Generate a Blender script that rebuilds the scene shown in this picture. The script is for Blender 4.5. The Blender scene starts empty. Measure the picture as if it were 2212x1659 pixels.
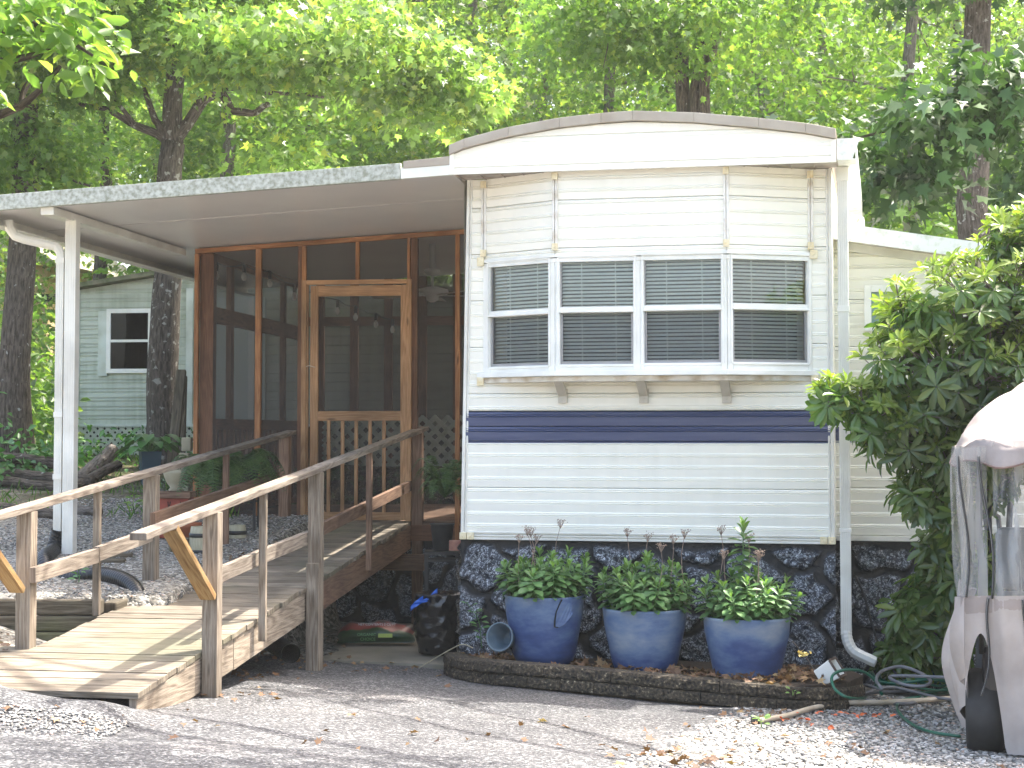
import bpy, math, random
import numpy as np
from mathutils import Vector, Matrix, noise as mnoise

scene = bpy.context.scene
R = math.radians
random.seed(7)
rng = np.random.default_rng(7)

# ------------------------------------------------------------ camera
FPX = 3700.0; PITCH = R(2.5); EYE = 1.45; HOR = 935.0
CYP = HOR - FPX * math.tan(PITCH); CXP = 1106.0
cam_d = bpy.data.cameras.new("camera"); cam = bpy.data.objects.new("camera", cam_d)
scene.collection.objects.link(cam); scene.camera = cam
cam.location = (0, 0, EYE); cam.rotation_euler = (math.pi / 2 + PITCH, 0, 0)
cam_d.sensor_width = 36; cam_d.lens = 36 * FPX / 2212
cam_d.shift_y = -(829.5 - CYP) / 2212
cam_d.clip_start = 0.1; cam_d.clip_end = 2000

# ------------------------------------------------------------ sky, sun, exposure
SUNV = Vector((0.46, 0.30, 1.0)).normalized()
w = bpy.data.worlds.new("World"); scene.world = w; w.use_nodes = True
nt = w.node_tree; bg = nt.nodes["Background"]
sky = nt.nodes.new("ShaderNodeTexSky"); sky.sky_type = 'NISHITA'; sky.sun_disc = False
sky.sun_elevation = math.asin(SUNV.z); sky.sun_rotation = math.atan2(SUNV.x, SUNV.y)
sky.air_density = 1.0; sky.dust_density = 6.0; sky.ozone_density = 0.1
nt.links.new(sky.outputs[0], bg.inputs[0]); bg.inputs[1].default_value = 0.15
sd = bpy.data.lights.new("sun", 'SUN'); sun = bpy.data.objects.new("sun", sd)
scene.collection.objects.link(sun); sd.energy = 2.4; sd.angle = R(0.55); sd.color = (1.0, 0.96, 0.90)
sun.rotation_euler = SUNV.to_track_quat('Z', 'Y').to_euler(); sun.location = (6, 4, 14)
vs = scene.view_settings
vs.view_transform = 'Standard'; vs.look = 'None'; vs.exposure = 2.5; vs.gamma = 1; vs.use_curve_mapping = False
scene.cycles.max_bounces = 8; scene.cycles.transparent_max_bounces = 12
scene.cycles.diffuse_bounces = 4; scene.cycles.use_denoising = True

# ------------------------------------------------------------ helpers
def ray(px, py):
    X = (px - CXP) / FPX; Y = (CYP - py) / FPX
    return Vector((X, math.cos(PITCH) - Y * math.sin(PITCH), math.sin(PITCH) + Y * math.cos(PITCH)))
def at(px, py, d):
    r = ray(px, py); t = d / r.y
    return Vector((r.x * t, d, EYE + r.z * t))
class Fr:
    "a local frame of a building: u to the right, v going back"
    def __init__(s, x, y, deg):
        a = R(deg); s.o = Vector((x, y, 0)); s.a = a
        s.u = Vector((math.cos(a), -math.sin(a), 0)); s.v = Vector((math.sin(a), math.cos(a), 0))
    def W(s, u, v, z): return s.o + s.u * u + s.v * v + Vector((0, 0, z))
    def hit(s, px, py, v=0.0):
        r = ray(px, py); C = Vector((0, 0, EYE))
        t = (s.v.dot(s.o) + v - s.v.dot(C)) / s.v.dot(r); p = C + r * t
        return (p - s.o).dot(s.u), p.z
    def hitU(s, px, py, u=0.0):
        r = ray(px, py); C = Vector((0, 0, EYE))
        t = (s.u.dot(s.o) + u - s.u.dot(C)) / s.u.dot(r); p = C + r * t
        return (p - s.o).dot(s.v), p.z
WOFF = {}
def wo(o): return WOFF.get(o.name, Vector((0, 0, 0))) if o else Vector((0, 0, 0))
def link(o): scene.collection.objects.link(o); return o
def tag(o, label=None, cat=None, group=None, kind=None):
    if label: o["label"] = label
    if cat: o["category"] = cat
    if group: o["group"] = group
    if kind: o["kind"] = kind
    return o
def thing(name, label, cat, loc=(0, 0, 0), group=None):
    o = link(bpy.data.objects.new(name, None)); o.location = loc; o.empty_display_size = .1
    WOFF[o.name] = Vector(loc); return tag(o, label, cat, group)
def dup(root, label, loc=None, rotz=0.0, group=None, scale=None):
    r = link(root.copy()); r['label'] = label
    if loc is not None: r.location = loc
    r.rotation_euler = (0, 0, rotz)
    if scale: r.scale = scale
    if group: r['group'] = group
    for ch in root.children:
        c = link(ch.copy()); c.parent = r
        for g in ch.children:
            d = link(g.copy()); d.parent = c
    return r
def finish(me, name, mat, parent, smooth, label=None, base=None):
    o = link(bpy.data.objects.new(name, me))
    if mat: me.materials.append(mat)
    if smooth: me.polygons.foreach_set("use_smooth", [True] * len(me.polygons))
    off = wo(parent) if parent else (Vector(base) if base is not None else Vector((0, 0, 0)))
    if off.length > 0:
        n = len(me.vertices); co = np.empty(n * 3); me.vertices.foreach_get("co", co)
        co = co.reshape(-1, 3) - np.array(off); me.vertices.foreach_set("co", co.ravel())
    if parent: o.parent = parent
    else: o.location = off
    WOFF[o.name] = off
    if label: o["label"] = label
    me.update(); return o
class MB:
    def __init__(s): s.v = []; s.f = []; s.uv = []
    def add(s, vs, fs, uvs=None):
        n = len(s.v); s.v += [tuple(p) for p in vs]
        for i, f in enumerate(fs):
            s.f.append(tuple(n + k for k in f))
            s.uv.append(uvs[i] if uvs else [(0, 0)] * len(f))
    def bar(s, p0, p1, w, h, up=(0, 0, 1), jit=0.0):
        "board from p0 to p1 (centre line), w sideways, h along up; uv follows the grain"
        p0 = Vector(p0); p1 = Vector(p1); L = (p1 - p0); ln = L.length
        if ln < 1e-6: return
        L = L / ln; up = Vector(up)
        sd = L.cross(up)
        if sd.length < 1e-4: sd = L.cross(Vector((0, 1, 0)))
        sd.normalize(); uu = sd.cross(L).normalized()
        ro = random.random() * 50; rq = random.random() * 50
        a = w / 2; b = h / 2
        cs = [(-a, -b), (a, -b), (a, b), (-a, b)]
        V = [p0 + sd * x + uu * y for x, y in cs] + [p1 + sd * x + uu * y for x, y in cs]
        per = [0, w, w + h, 2 * w + h, 2 * w + 2 * h]; F2 = []; U = []
        for i in range(4):
            j = (i + 1) % 4
            F2.append((4 + i, 4 + j, j, i))
            U.append([(ro + ln, rq + per[i]), (ro + ln, rq + per[i + 1]), (ro, rq + per[i + 1]), (ro, rq + per[i])])
        F2.append((0, 1, 2, 3)); U.append([(ro + y * .3, rq + x) for x, y in cs])
        F2.append((7, 6, 5, 4)); U.append([(ro + y * .3, rq + x) for x, y in cs[::-1]])
        s.add(V, F2, U)
    def fb(s, F, u0, u1, v0, v1, z0, z1):
        "box in a frame; the longest side carries the grain"
        du, dv, dz = abs(u1 - u0), abs(v1 - v0), abs(z1 - z0)
        um, vm, zm = (u0 + u1) / 2, (v0 + v1) / 2, (z0 + z1) / 2
        if dz >= du and dz >= dv: s.bar(F.W(um, vm, z0), F.W(um, vm, z1), du, dv, F.v)
        elif du >= dv: s.bar(F.W(u0, vm, zm), F.W(u1, vm, zm), dv, dz)
        else: s.bar(F.W(um, v0, zm), F.W(um, v1, zm), du, dz)
    def quad(s, a, b, c, d):
        a, b, c, d = map(Vector, (a, b, c, d)); x = (b - a).length; y = (d - a).length
        s.add([a, b, c, d], [(0, 1, 2, 3)], [[(0, 0), (x, 0), (x, y), (0, y)]])
    def tube(s, pts, rad, seg=8, cap=True, flat=1.0, ribs=0):
        pts = [Vector(p) for p in pts]; n = len(pts)
        if not hasattr(rad, '__len__'): rad = [rad] * n
        base = len(s.v); prev = None; ln = 0
        ring = []
        for i, p in enumerate(pts):
            t = (pts[min(i + 1, n - 1)] - pts[max(i - 1, 0)]).normalized()
            if prev is None:
                q = Vector((0, 0, 1)) if abs(t.z) < .9 else Vector((1, 0, 0))
                prev = (q - t * q.dot(t)).normalized()
            prev = (prev - t * prev.dot(t)).normalized(); b = t.cross(prev)
            if i: ln += (p - pts[i - 1]).length
            for k in range(seg):
                a = 2 * math.pi * k / seg
                s.v.append(tuple(p + prev * math.cos(a) * rad[i] * flat + b * math.sin(a) * rad[i]))
            ring.append(ln)
        for i in range(n - 1):
            for k in range(seg):
                k2 = (k + 1) % seg
                s.f.append((base + i * seg + k, base + i * seg + k2, base + (i + 1) * seg + k2, base + (i + 1) * seg + k))
                c = 2 * math.pi * rad[i]
                s.uv.append([(ring[i], c * k / seg), (ring[i], c * (k + 1) / seg), (ring[i + 1], c * (k + 1) / seg), (ring[i + 1], c * k / seg)])
        if cap:
            s.f.append(tuple(base + k for k in range(seg))[::-1]); s.uv.append([(0, 0)] * seg)
            s.f.append(tuple(base + (n - 1) * seg + k for k in range(seg))); s.uv.append([(0, 0)] * seg)
    def lathe(s, c, prof, seg=32, M=None, cap=True):
        c = Vector(c); base = len(s.v); n = len(prof)
        for r, z in prof:
            for k in range(seg):
                a = 2 * math.pi * k / seg; p = Vector((r * math.cos(a), r * math.sin(a), z))
                if M: p = M @ p
                s.v.append(tuple(c + p))
        for i in range(n - 1):
            for k in range(seg):
                k2 = (k + 1) % seg
                s.f.append((base + i * seg + k, base + i * seg + k2, base + (i + 1) * seg + k2, base + (i + 1) * seg + k))
                s.uv.append([(prof[i][1], k / seg), (prof[i][1], (k + 1) / seg), (prof[i + 1][1], (k + 1) / seg), (prof[i + 1][1], k / seg)])
        if cap:
            s.f.append(tuple(base + k for k in range(seg))[::-1]); s.uv.append([(0, 0)] * seg)
            s.f.append(tuple(base + (n - 1) * seg + k for k in range(seg))); s.uv.append([(0, 0)] * seg)
    def prism(s, pts, d):
        "polygon (world points) extruded by vector d"
        pts = [Vector(p) for p in pts]; d = Vector(d); n = len(pts)
        V = pts + [p + d for p in pts]
        F = [tuple(range(n))[::-1], tuple(range(n, 2 * n))] + [(i, (i + 1) % n, n + (i + 1) % n, n + i) for i in range(n)]
        U = []
        ro = random.random() * 9
        for f in F: U.append([(ro + (V[k] - V[0]).dot((pts[1] - pts[0]).normalized()), (V[k] - V[0]).z) for k in f])
        s.add(V, F, U)
    def grid(s, fn, nu, nv, uvs=1.0):
        base = len(s.v)
        for j in range(nv + 1):
            for i in range(nu + 1): s.v.append(tuple(fn(i / nu, j / nv)))
        for j in range(nv):
            for i in range(nu):
                a = base + j * (nu + 1) + i
                s.f.append((a, a + 1, a + nu + 2, a + nu + 1))
                s.uv.append([(i / nu * uvs, j / nv * uvs), ((i + 1) / nu * uvs, j / nv * uvs), ((i + 1) / nu * uvs, (j + 1) / nv * uvs), (i / nu * uvs, (j + 1) / nv * uvs)])
    def build(s, name, mat, parent=None, smooth=False, label=None, base=None, bevel=0):
        me = bpy.data.meshes.new(name); me.from_pydata(s.v, [], s.f)
        ul = me.uv_layers.new(name="UVMap")
        flat = [c for f in s.uv for uv in f for c in uv]
        if len(flat) == len(ul.data) * 2: ul.data.foreach_set("uv", flat)
        o = finish(me, name, mat, parent, smooth, label, base)
        if bevel:
            b = o.modifiers.new("bevel", 'BEVEL'); b.width = bevel; b.segments = 2; b.limit_method = 'ANGLE'
        return o
def fastmesh(name, V, faces_tpl, k, N, mat, parent=None, smooth=False, label=None, base=None):
    "N copies of a template of k vertices with faces faces_tpl"
    me = bpy.data.meshes.new(name); V = np.asarray(V, dtype=np.float64).reshape(-1, 3)
    tl = np.concatenate([np.array(f) for f in faces_tpl]); tt = np.array([len(f) for f in faces_tpl])
    loops = (np.arange(N)[:, None] * k + tl[None, :]).ravel(); tot = np.tile(tt, N)
    st = np.concatenate([[0], np.cumsum(tot)[:-1]])
    me.vertices.add(len(V)); me.vertices.foreach_set("co", V.ravel())
    me.loops.add(len(loops)); me.loops.foreach_set("vertex_index", loops.astype(np.int32))
    me.polygons.add(len(tot)); me.polygons.foreach_set("loop_start", st.astype(np.int32)); me.polygons.foreach_set("loop_total", tot.astype(np.int32))
    me.update(calc_edges=True); me.validate()
    return finish(me, name, mat, parent, smooth, label, base)

# ------------------------------------------------------------ materials
def newmat(name):
    m = bpy.data.materials.new(name); m.use_nodes = True; n = m.node_tree
    return m, n, n.nodes["Principled BSDF"]
def N(n, t, **kw):
    x = n.nodes.new(t)
    for k, v in kw.items(): setattr(x, k, v)
    return x
def c4(c): return (c[0], c[1], c[2], 1)
def ramp(n, fac, stops):
    r = N(n, 'ShaderNodeValToRGB'); el = r.color_ramp.elements
    while len(el) < len(stops): el.new(.5)
    for e, (p, c) in zip(el, stops): e.position = p; e.color = c4(c) if hasattr(c, '__len__') else (c, c, c, 1)
    n.links.new(fac, r.inputs[0]); return r
def plain(name, c1, c2=None, rough=.6, scale=6, metal=0, bump=0, bscale=60, spec=.5, stretch=(1, 1, 1), lo=.35, hi=.65, detail=5):
    m, n, b = newmat(name); b.inputs["Roughness"].default_value = rough; b.inputs["Metallic"].default_value = metal
    b.inputs["Specular IOR Level"].default_value = spec
    tc = N(n, 'ShaderNodeTexCoord'); mp = N(n, 'ShaderNodeMapping'); mp.inputs[3].default_value = stretch
    n.links.new(tc.outputs['Object'], mp.inputs[0])
    if c2:
        nz = N(n, 'ShaderNodeTexNoise'); nz.inputs['Scale'].default_value = scale; nz.inputs['Detail'].default_value = detail
        n.links.new(mp.outputs[0], nz.inputs[0])
        r = ramp(n, nz.outputs[0], [(lo, c1), (hi, c2)]); n.links.new(r.outputs[0], b.inputs[0])
    else: b.inputs[0].default_value = c4(c1)
    if bump:
        n2 = N(n, 'ShaderNodeTexNoise'); n2.inputs['Scale'].default_value = bscale; n2.inputs['Detail'].default_value = 6
        n.links.new(mp.outputs[0], n2.inputs[0]); bp = N(n, 'ShaderNodeBump'); bp.inputs[0].default_value = bump; bp.inputs[1].default_value = .01
        n.links.new(n2.outputs[0], bp.inputs['Height']); n.links.new(bp.outputs[0], b.inputs['Normal'])
    return m
def wood(name, ca, cb, cc, rough=.75, big=1.5, knots=True, green=None):
    "long grain along uv.x with rings, knots and weather blotches"
    m, n, b = newmat(name); b.inputs["Roughness"].default_value = rough; b.inputs["Specular IOR Level"].default_value = .25
    uv = N(n, 'ShaderNodeUVMap'); mp = N(n, 'ShaderNodeMapping'); mp.inputs[3].default_value = (1.6, 34, 1)
    n.links.new(uv.outputs[0], mp.inputs[0])
    m2 = N(n, 'ShaderNodeMapping'); m2.inputs[3].default_value = (.8, 7, 1); n.links.new(uv.outputs[0], m2.inputs[0])
    w1 = N(n, 'ShaderNodeTexNoise'); w1.inputs['Scale'].default_value = 1.6; w1.inputs['Detail'].default_value = 1; n.links.new(m2.outputs[0], w1.inputs[0])
    sc = N(n, 'ShaderNodeMath', operation='MULTIPLY'); sc.inputs[1].default_value = 46; n.links.new(w1.outputs[0], sc.inputs[0])
    sn = N(n, 'ShaderNodeMath', operation='SINE'); n.links.new(sc.outputs[0], sn.inputs[0])
    nz = N(n, 'ShaderNodeTexNoise'); nz.inputs['Scale'].default_value = 4; nz.inputs['Detail'].default_value = 8; nz.inputs['Roughness'].default_value = .7; n.links.new(mp.outputs[0], nz.inputs[0])
    mx = N(n, 'ShaderNodeMath', operation='MULTIPLY_ADD'); n.links.new(sn.outputs[0], mx.inputs[0]); mx.inputs[1].default_value = .085; n.links.new(nz.outputs[0], mx.inputs[2])
    r = ramp(n, mx.outputs[0], [(.3, ca), (.5, cb), (.68, cc)])
    tc = N(n, 'ShaderNodeTexCoord'); n3 = N(n, 'ShaderNodeTexNoise'); n3.inputs['Scale'].default_value = big; n3.inputs['Detail'].default_value = 6; n.links.new(tc.outputs['Object'], n3.inputs[0])
    r3 = ramp(n, n3.outputs[0], [(.35, .62), (.62, 1.12)])
    mu = N(n, 'ShaderNodeMixRGB', blend_type='MULTIPLY'); mu.inputs[0].default_value = 1; n.links.new(r.outputs[0], mu.inputs[1]); n.links.new(r3.outputs[0], mu.inputs[2])
    last = mu.outputs[0]
    ri = N(n, 'ShaderNodeNewGeometry'); rr = ramp(n, ri.outputs['Random Per Island'], [(0, .72), (1, 1.2)])
    mi = N(n, 'ShaderNodeMixRGB', blend_type='MULTIPLY'); mi.inputs[0].default_value = 1; n.links.new(last, mi.inputs[1]); n.links.new(rr.outputs[0], mi.inputs[2]); last = mi.outputs[0]
    if knots:
        m4 = N(n, 'ShaderNodeMapping'); m4.inputs[3].default_value = (2.2, 9, 1); n.links.new(uv.outputs[0], m4.inputs[0])
        vo = N(n, 'ShaderNodeTexVoronoi'); vo.inputs['Scale'].default_value = 1.1; n.links.new(m4.outputs[0], vo.inputs[0])
        rk = ramp(n, vo.outputs['Distance'], [(.05, .35), (.13, 1)])
        mk = N(n, 'ShaderNodeMixRGB', blend_type='MULTIPLY'); mk.inputs[0].default_value = .8; n.links.new(last, mk.inputs[1]); n.links.new(rk.outputs[0], mk.inputs[2]); last = mk.outputs[0]
    if green:
        ng = N(n, 'ShaderNodeTexNoise'); ng.inputs['Scale'].default_value = .9; ng.inputs['Detail'].default_value = 4; n.links.new(tc.outputs['Object'], ng.inputs[0])
        rg = ramp(n, ng.outputs[0], [(.5, 0), (.66, .75)]); mg = N(n, 'ShaderNodeMixRGB'); n.links.new(rg.outputs[0], mg.inputs[0]); n.links.new(last, mg.inputs[1]); mg.inputs[2].default_value = c4(green); last = mg.outputs[0]
    n.links.new(last, b.inputs[0])
    bp = N(n, 'ShaderNodeBump'); bp.inputs[0].default_value = .5; bp.inputs[1].default_value = .004; n.links.new(mx.outputs[0], bp.inputs['Height']); n.links.new(bp.outputs[0], b.inputs['Normal'])
    return m
def leafmat(name, ca, cb, trans=.45, rough=.45, cyel=None, tcol=1.6, spec=.5):
    m, n, b = newmat(name); b.inputs["Roughness"].default_value = rough; b.inputs["Specular IOR Level"].default_value = spec
    g = N(n, 'ShaderNodeNewGeometry'); oi = N(n, 'ShaderNodeObjectInfo')
    st = [(0, ca), (.8 if cyel else 1, cb)] + ([(1, cyel)] if cyel else [])
    r = ramp(n, g.outputs['Random Per Island'], st)
    tc = N(n, 'ShaderNodeTexCoord'); nz = N(n, 'ShaderNodeTexNoise'); nz.inputs['Scale'].default_value = .7; nz.inputs['Detail'].default_value = 2
    n.links.new(tc.outputs['Object'], nz.inputs[0]); rz = ramp(n, nz.outputs[0], [(.35, .6), (.65, 1.25)])
    mu = N(n, 'ShaderNodeMixRGB', blend_type='MULTIPLY'); mu.inputs[0].default_value = 1; n.links.new(r.outputs[0], mu.inputs[1]); n.links.new(rz.outputs[0], mu.inputs[2])
    n.links.new(mu.outputs[0], b.inputs[0])
    tr = N(n, 'ShaderNodeBsdfTranslucent'); tm = N(n, 'ShaderNodeMixRGB', blend_type='MULTIPLY'); tm.inputs[0].default_value = 1
    tm.inputs[2].default_value = (tcol * 1.0, tcol * 1.08, tcol * .52, 1); n.links.new(mu.outputs[0], tm.inputs[1]); n.links.new(tm.outputs[0], tr.inputs[0])
    mx = N(n, 'ShaderNodeMixShader'); mx.inputs[0].default_value = trans; n.links.new(b.outputs[0], mx.inputs[1]); n.links.new(tr.outputs[0], mx.inputs[2])
    n.links.new(mx.outputs[0], n.nodes['Material Output'].inputs[0]); return m
def glassmat(name, refl=.16, tint=(.75, .82, .8), rough=.02):
    m, n, b = newmat(name)
    t = N(n, 'ShaderNodeBsdfTransparent'); t.inputs[0].default_value = c4(tint)
    g = N(n, 'ShaderNodeBsdfGlossy'); g.inputs['Roughness'].default_value = rough; g.inputs[0].default_value = (1, 1, 1, 1)
    fr = N(n, 'ShaderNodeFresnel'); fr.inputs[0].default_value = 1.5
    ad = N(n, 'ShaderNodeMath', operation='ADD'); ad.inputs[1].default_value = refl; n.links.new(fr.outputs[0], ad.inputs[0])
    mx = N(n, 'ShaderNodeMixShader'); n.links.new(ad.outputs[0], mx.inputs[0]); n.links.new(t.outputs[0], mx.inputs[1]); n.links.new(g.outputs[0], mx.inputs[2])
    n.links.new(mx.outputs[0], n.nodes['Material Output'].inputs[0]); return m
def screenmat(name, col, op):
    m, n, b = newmat(name); b.inputs[0].default_value = c4(col); b.inputs['Roughness'].default_value = .8
    t = N(n, 'ShaderNodeBsdfTransparent'); mx = N(n, 'ShaderNodeMixShader'); mx.inputs[0].default_value = op
    n.links.new(t.outputs[0], mx.inputs[1]); n.links.new(b.outputs[0], mx.inputs[2]); n.links.new(mx.outputs[0], n.nodes['Material Output'].inputs[0]); return m

M = {}
def sidingmat(name, c, dirt, amt=.5):
    m, n, b = newmat(name); b.inputs['Roughness'].default_value = .42; b.inputs['Specular IOR Level'].default_value = .35
    tc = N(n, 'ShaderNodeTexCoord'); mp = N(n, 'ShaderNodeMapping'); mp.inputs[3].default_value = (1.2, 1.2, 9); n.links.new(tc.outputs['Object'], mp.inputs[0])
    nz = N(n, 'ShaderNodeTexNoise'); nz.inputs['Scale'].default_value = 1.4; nz.inputs['Detail'].default_value = 7; n.links.new(mp.outputs[0], nz.inputs[0])
    m2 = N(n, 'ShaderNodeMapping'); m2.inputs[3].default_value = (14, 14, 1.1); n.links.new(tc.outputs['Object'], m2.inputs[0])
    n2 = N(n, 'ShaderNodeTexNoise'); n2.inputs['Scale'].default_value = 1; n2.inputs['Detail'].default_value = 5; n.links.new(m2.outputs[0], n2.inputs[0])
    ml = N(n, 'ShaderNodeMath', operation='MULTIPLY'); n.links.new(nz.outputs[0], ml.inputs[0]); n.links.new(n2.outputs[0], ml.inputs[1])
    r = ramp(n, ml.outputs[0], [(.2, c), (.52, tuple(a * (1 - amt) + d * amt for a, d in zip(c, dirt)))])
    n.links.new(r.outputs[0], b.inputs[0])
    n3 = N(n, 'ShaderNodeTexNoise'); n3.inputs['Scale'].default_value = 5; n.links.new(tc.outputs['Object'], n3.inputs[0])
    bp = N(n, 'ShaderNodeBump'); bp.inputs[0].default_value = .12; bp.inputs[1].default_value = .02; n.links.new(n3.outputs[0], bp.inputs['Height']); n.links.new(bp.outputs[0], b.inputs['Normal'])
    return m
M['siding'] = sidingmat('white_siding', (.89, .875, .785), (.60, .58, .48), .20)
M['siding_old'] = sidingmat('old_siding', (.48, .52, .43), (.20, .23, .14), .8)
M['white'] = plain('white_trim', (.84, .84, .79), (.72, .72, .66), .4, 5)
M['white_metal'] = plain('white_aluminium', (.78, .77, .70), (.64, .62, .55), .35, 4)
M['cream'] = plain('cream_clip', (.72, .60, .36), (.82, .74, .52), .5, 20)
M['rusty_trim'] = plain('stained_trim', (.78, .76, .70), (.45, .36, .24), .5, 9, lo=.45, hi=.75)
M['navy'] = plain('navy_siding', (.060, .078, .155), (.08, .10, .18), .33, 3, stretch=(.4, .4, 14))
M['roofmetal'] = plain('weathered_roof_metal', (.45, .41, .34), (.33, .28, .22), .55, 4, lo=.3, hi=.7)
M['fascia'] = plain('mildewed_fascia', (.50, .52, .46), (.24, .25, .19), .7, 34, lo=.36, hi=.68, bump=.2)
M['fascia_r'] = plain('peeling_fascia', (.78, .78, .75), (.55, .58, .48), .6, 22, lo=.5, hi=.75)
M['ceiling'] = plain('porch_ceiling_panel', (.78, .75, .72), (.71, .68, .66), .32, 1.2, spec=.6)
M['soffit'] = plain('soffit', (.45, .40, .36), (.28, .23, .19), .6, 10)
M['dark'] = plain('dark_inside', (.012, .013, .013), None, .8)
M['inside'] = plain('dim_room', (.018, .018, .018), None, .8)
M['blind'] = plain('blind_slat', (.90, .92, .88), None, .5)
M['sash'] = plain('grey_sash', (.34, .33, .33), (.26, .26, .25), .5, 6)
M['glass'] = glassmat('window_glass', .04, (.9, .94, .91))
M['glass_low'] = glassmat('window_glass_behind_screen', .0, (.78, .82, .80))
M['glass_dark'] = glassmat('dark_window_glass', -.01, (.05, .055, .055))
M['mesh'] = screenmat('insect_screen', (.040, .036, .033), .56)
M['mesh_win'] = screenmat('window_screen', (.10, .10, .11), .22)
M['cedar'] = wood('new_pine', (.28, .115, .045), (.40, .18, .075), (.50, .25, .11), .6)
M['honey'] = wood('honey_pine_door', (.30, .155, .07), (.42, .235, .115), (.52, .31, .16), .55)
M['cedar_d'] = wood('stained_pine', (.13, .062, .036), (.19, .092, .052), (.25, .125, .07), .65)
M['grey_wood'] = wood('weathered_wood', (.14, .105, .075), (.265, .215, .16), (.37, .31, .24), .8)
M['rail_wood'] = wood('weathered_rail_wood', (.13, .10, .078), (.25, .205, .16), (.35, .30, .24), .8)
M['brown_wood'] = wood('brown_stained_wood', (.15, .085, .055), (.24, .145, .095), (.31, .20, .135), .75)
M['yellow_wood'] = wood('new_brace_wood', (.22, .11, .04), (.38, .24, .10), (.48, .33, .16), .65)
M['deck'] = wood('deck_boards', (.11, .09, .065), (.205, .17, .125), (.30, .255, .195), .8, green=(.14, .135, .085))
M['timber'] = wood('old_timbers', (.07, .055, .035), (.14, .115, .08), (.21, .18, .13), .9, green=(.09, .11, .04))
M['black_plastic'] = plain('black_plastic', (.012, .013, .014), None, .35)
M['rubber'] = plain('rubber', (.018, .018, .018), (.03, .03, .03), .7, 12)
M['black_metal'] = plain('black_metal', (.015, .015, .015), None, .5)
M['concrete'] = plain('concrete', (.25, .23, .18), (.17, .155, .115), .85, 3, bump=.3)
# ------------------------------------------------------------ frames of the place
p0 = at(996, 1160, 12.3)
H = Fr(p0.x, p0.y, 12.3)                       # trailer
g0 = at(977, 380, 11.95); G = Fr(g0.x, g0.y, 8.0)   # carport roof and screened porch
q0 = at(890, 1125, 15.0)
VP_ = (q0 - G.o).dot(G.v)                       # v of the porch front wall
Rm = Fr(-1.882, 8.64, 9.0)                      # ramp, u = 0 is the right edge of its deck
def zd(s): return .15 + .0823 * s
ZF = zd(6.44)                                   # porch floor
def sm(t): t = max(0.0, min(1.0, t)); return t * t * (3 - 2 * t)
def low(x, y):
    z = .417 - .0571 * max(-6, min(5, x)) - .0563 * max(-2, min(12.6, y))
    z += .075 * math.exp(-((y - 8.42) / .36) ** 2) * sm((-1.72 - x) / .35)      # gravel banked against the foot of the ramp
    return z + max(0, min(1.5, -2.2 - x)) * .25 * sm((y - 7) / 3) + .08 * sm((y - 10.5) / 1.0) * sm((x - 1.2) / .5)
def high(y): return .39 + .09 * (min(y, 21) - 11) + .05 * max(0, min(y, 60) - 21)
def ground(x, y):
    lo = low(x, y)
    xb = -1.882 + .158 * (y - 8.64) - .62
    if y > 14.9: xb = -3.0 + sm((y - 18.3) / 1.2) * 12
    k = sm((y - 10.95) / .12) * sm((xb - x) / .12)
    if y > 18.3: k = max(k, sm((y - 18.3) / 6))
    return lo * (1 - k) + high(y) * k
# ------------------------------------------------------------ ground
def ground_mat():
    m, n, b = newmat("gravel_ground"); b.inputs['Roughness'].default_value = .85; b.inputs['Specular IOR Level'].default_value = .2
    tc = N(n, 'ShaderNodeTexCoord')
    vo = N(n, 'ShaderNodeTexVoronoi'); vo.inputs['Scale'].default_value = 42; n.links.new(tc.outputs['Object'], vo.inputs[0])
    hs = N(n, 'ShaderNodeSeparateColor'); n.links.new(vo.outputs['Color'], hs.inputs[0])
    r = ramp(n, hs.outputs[0], [(0, (.080, .074, .062)), (.5, (.20, .185, .155)), (1, (.43, .40, .34))])
    nz = N(n, 'ShaderNodeTexNoise'); nz.inputs['Scale'].default_value = .8; nz.inputs['Detail'].default_value = 8; n.links.new(tc.outputs['Object'], nz.inputs[0])
    sp = N(n, 'ShaderNodeSeparateXYZ'); n.links.new(tc.outputs['Object'], sp.inputs[0])
    my = N(n, 'ShaderNodeMapRange'); my.inputs[1].default_value = 14.5; my.inputs[2].default_value = 18.5; my.inputs[3].default_value = -.18; my.inputs[4].default_value = .35; n.links.new(sp.outputs[1], my.inputs[0])
    ad = N(n, 'ShaderNodeMath', operation='ADD'); n.links.new(nz.outputs[0], ad.inputs[0]); n.links.new(my.outputs[0], ad.inputs[1])
    rg = ramp(n, ad.outputs[0], [(.5, 0), (.62, 1)])
    n4 = N(n, 'ShaderNodeTexNoise'); n4.inputs['Scale'].default_value = 14; n4.inputs['Detail'].default_value = 8; n.links.new(tc.outputs['Object'], n4.inputs[0])
    rl = ramp(n, n4.outputs[0], [(.35, (.035, .028, .016)), (.5, (.09, .065, .035)), (.62, (.07, .10, .03))])
    mx = N(n, 'ShaderNodeMixRGB'); n.links.new(rg.outputs[0], mx.inputs[0]); n.links.new(r.outputs[0], mx.inputs[1]); n.links.new(rl.outputs[0], mx.inputs[2])
    n.links.new(mx.outputs[0], b.inputs[0])
    bp = N(n, 'ShaderNodeBump'); bp.inputs[0].default_value = .9; bp.inputs[1].default_value = .02; bp.invert = True
    n.links.new(vo.outputs['Distance'], bp.inputs['Height']); n.links.new(bp.outputs[0], b.inputs['Normal'])
    return m
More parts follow.
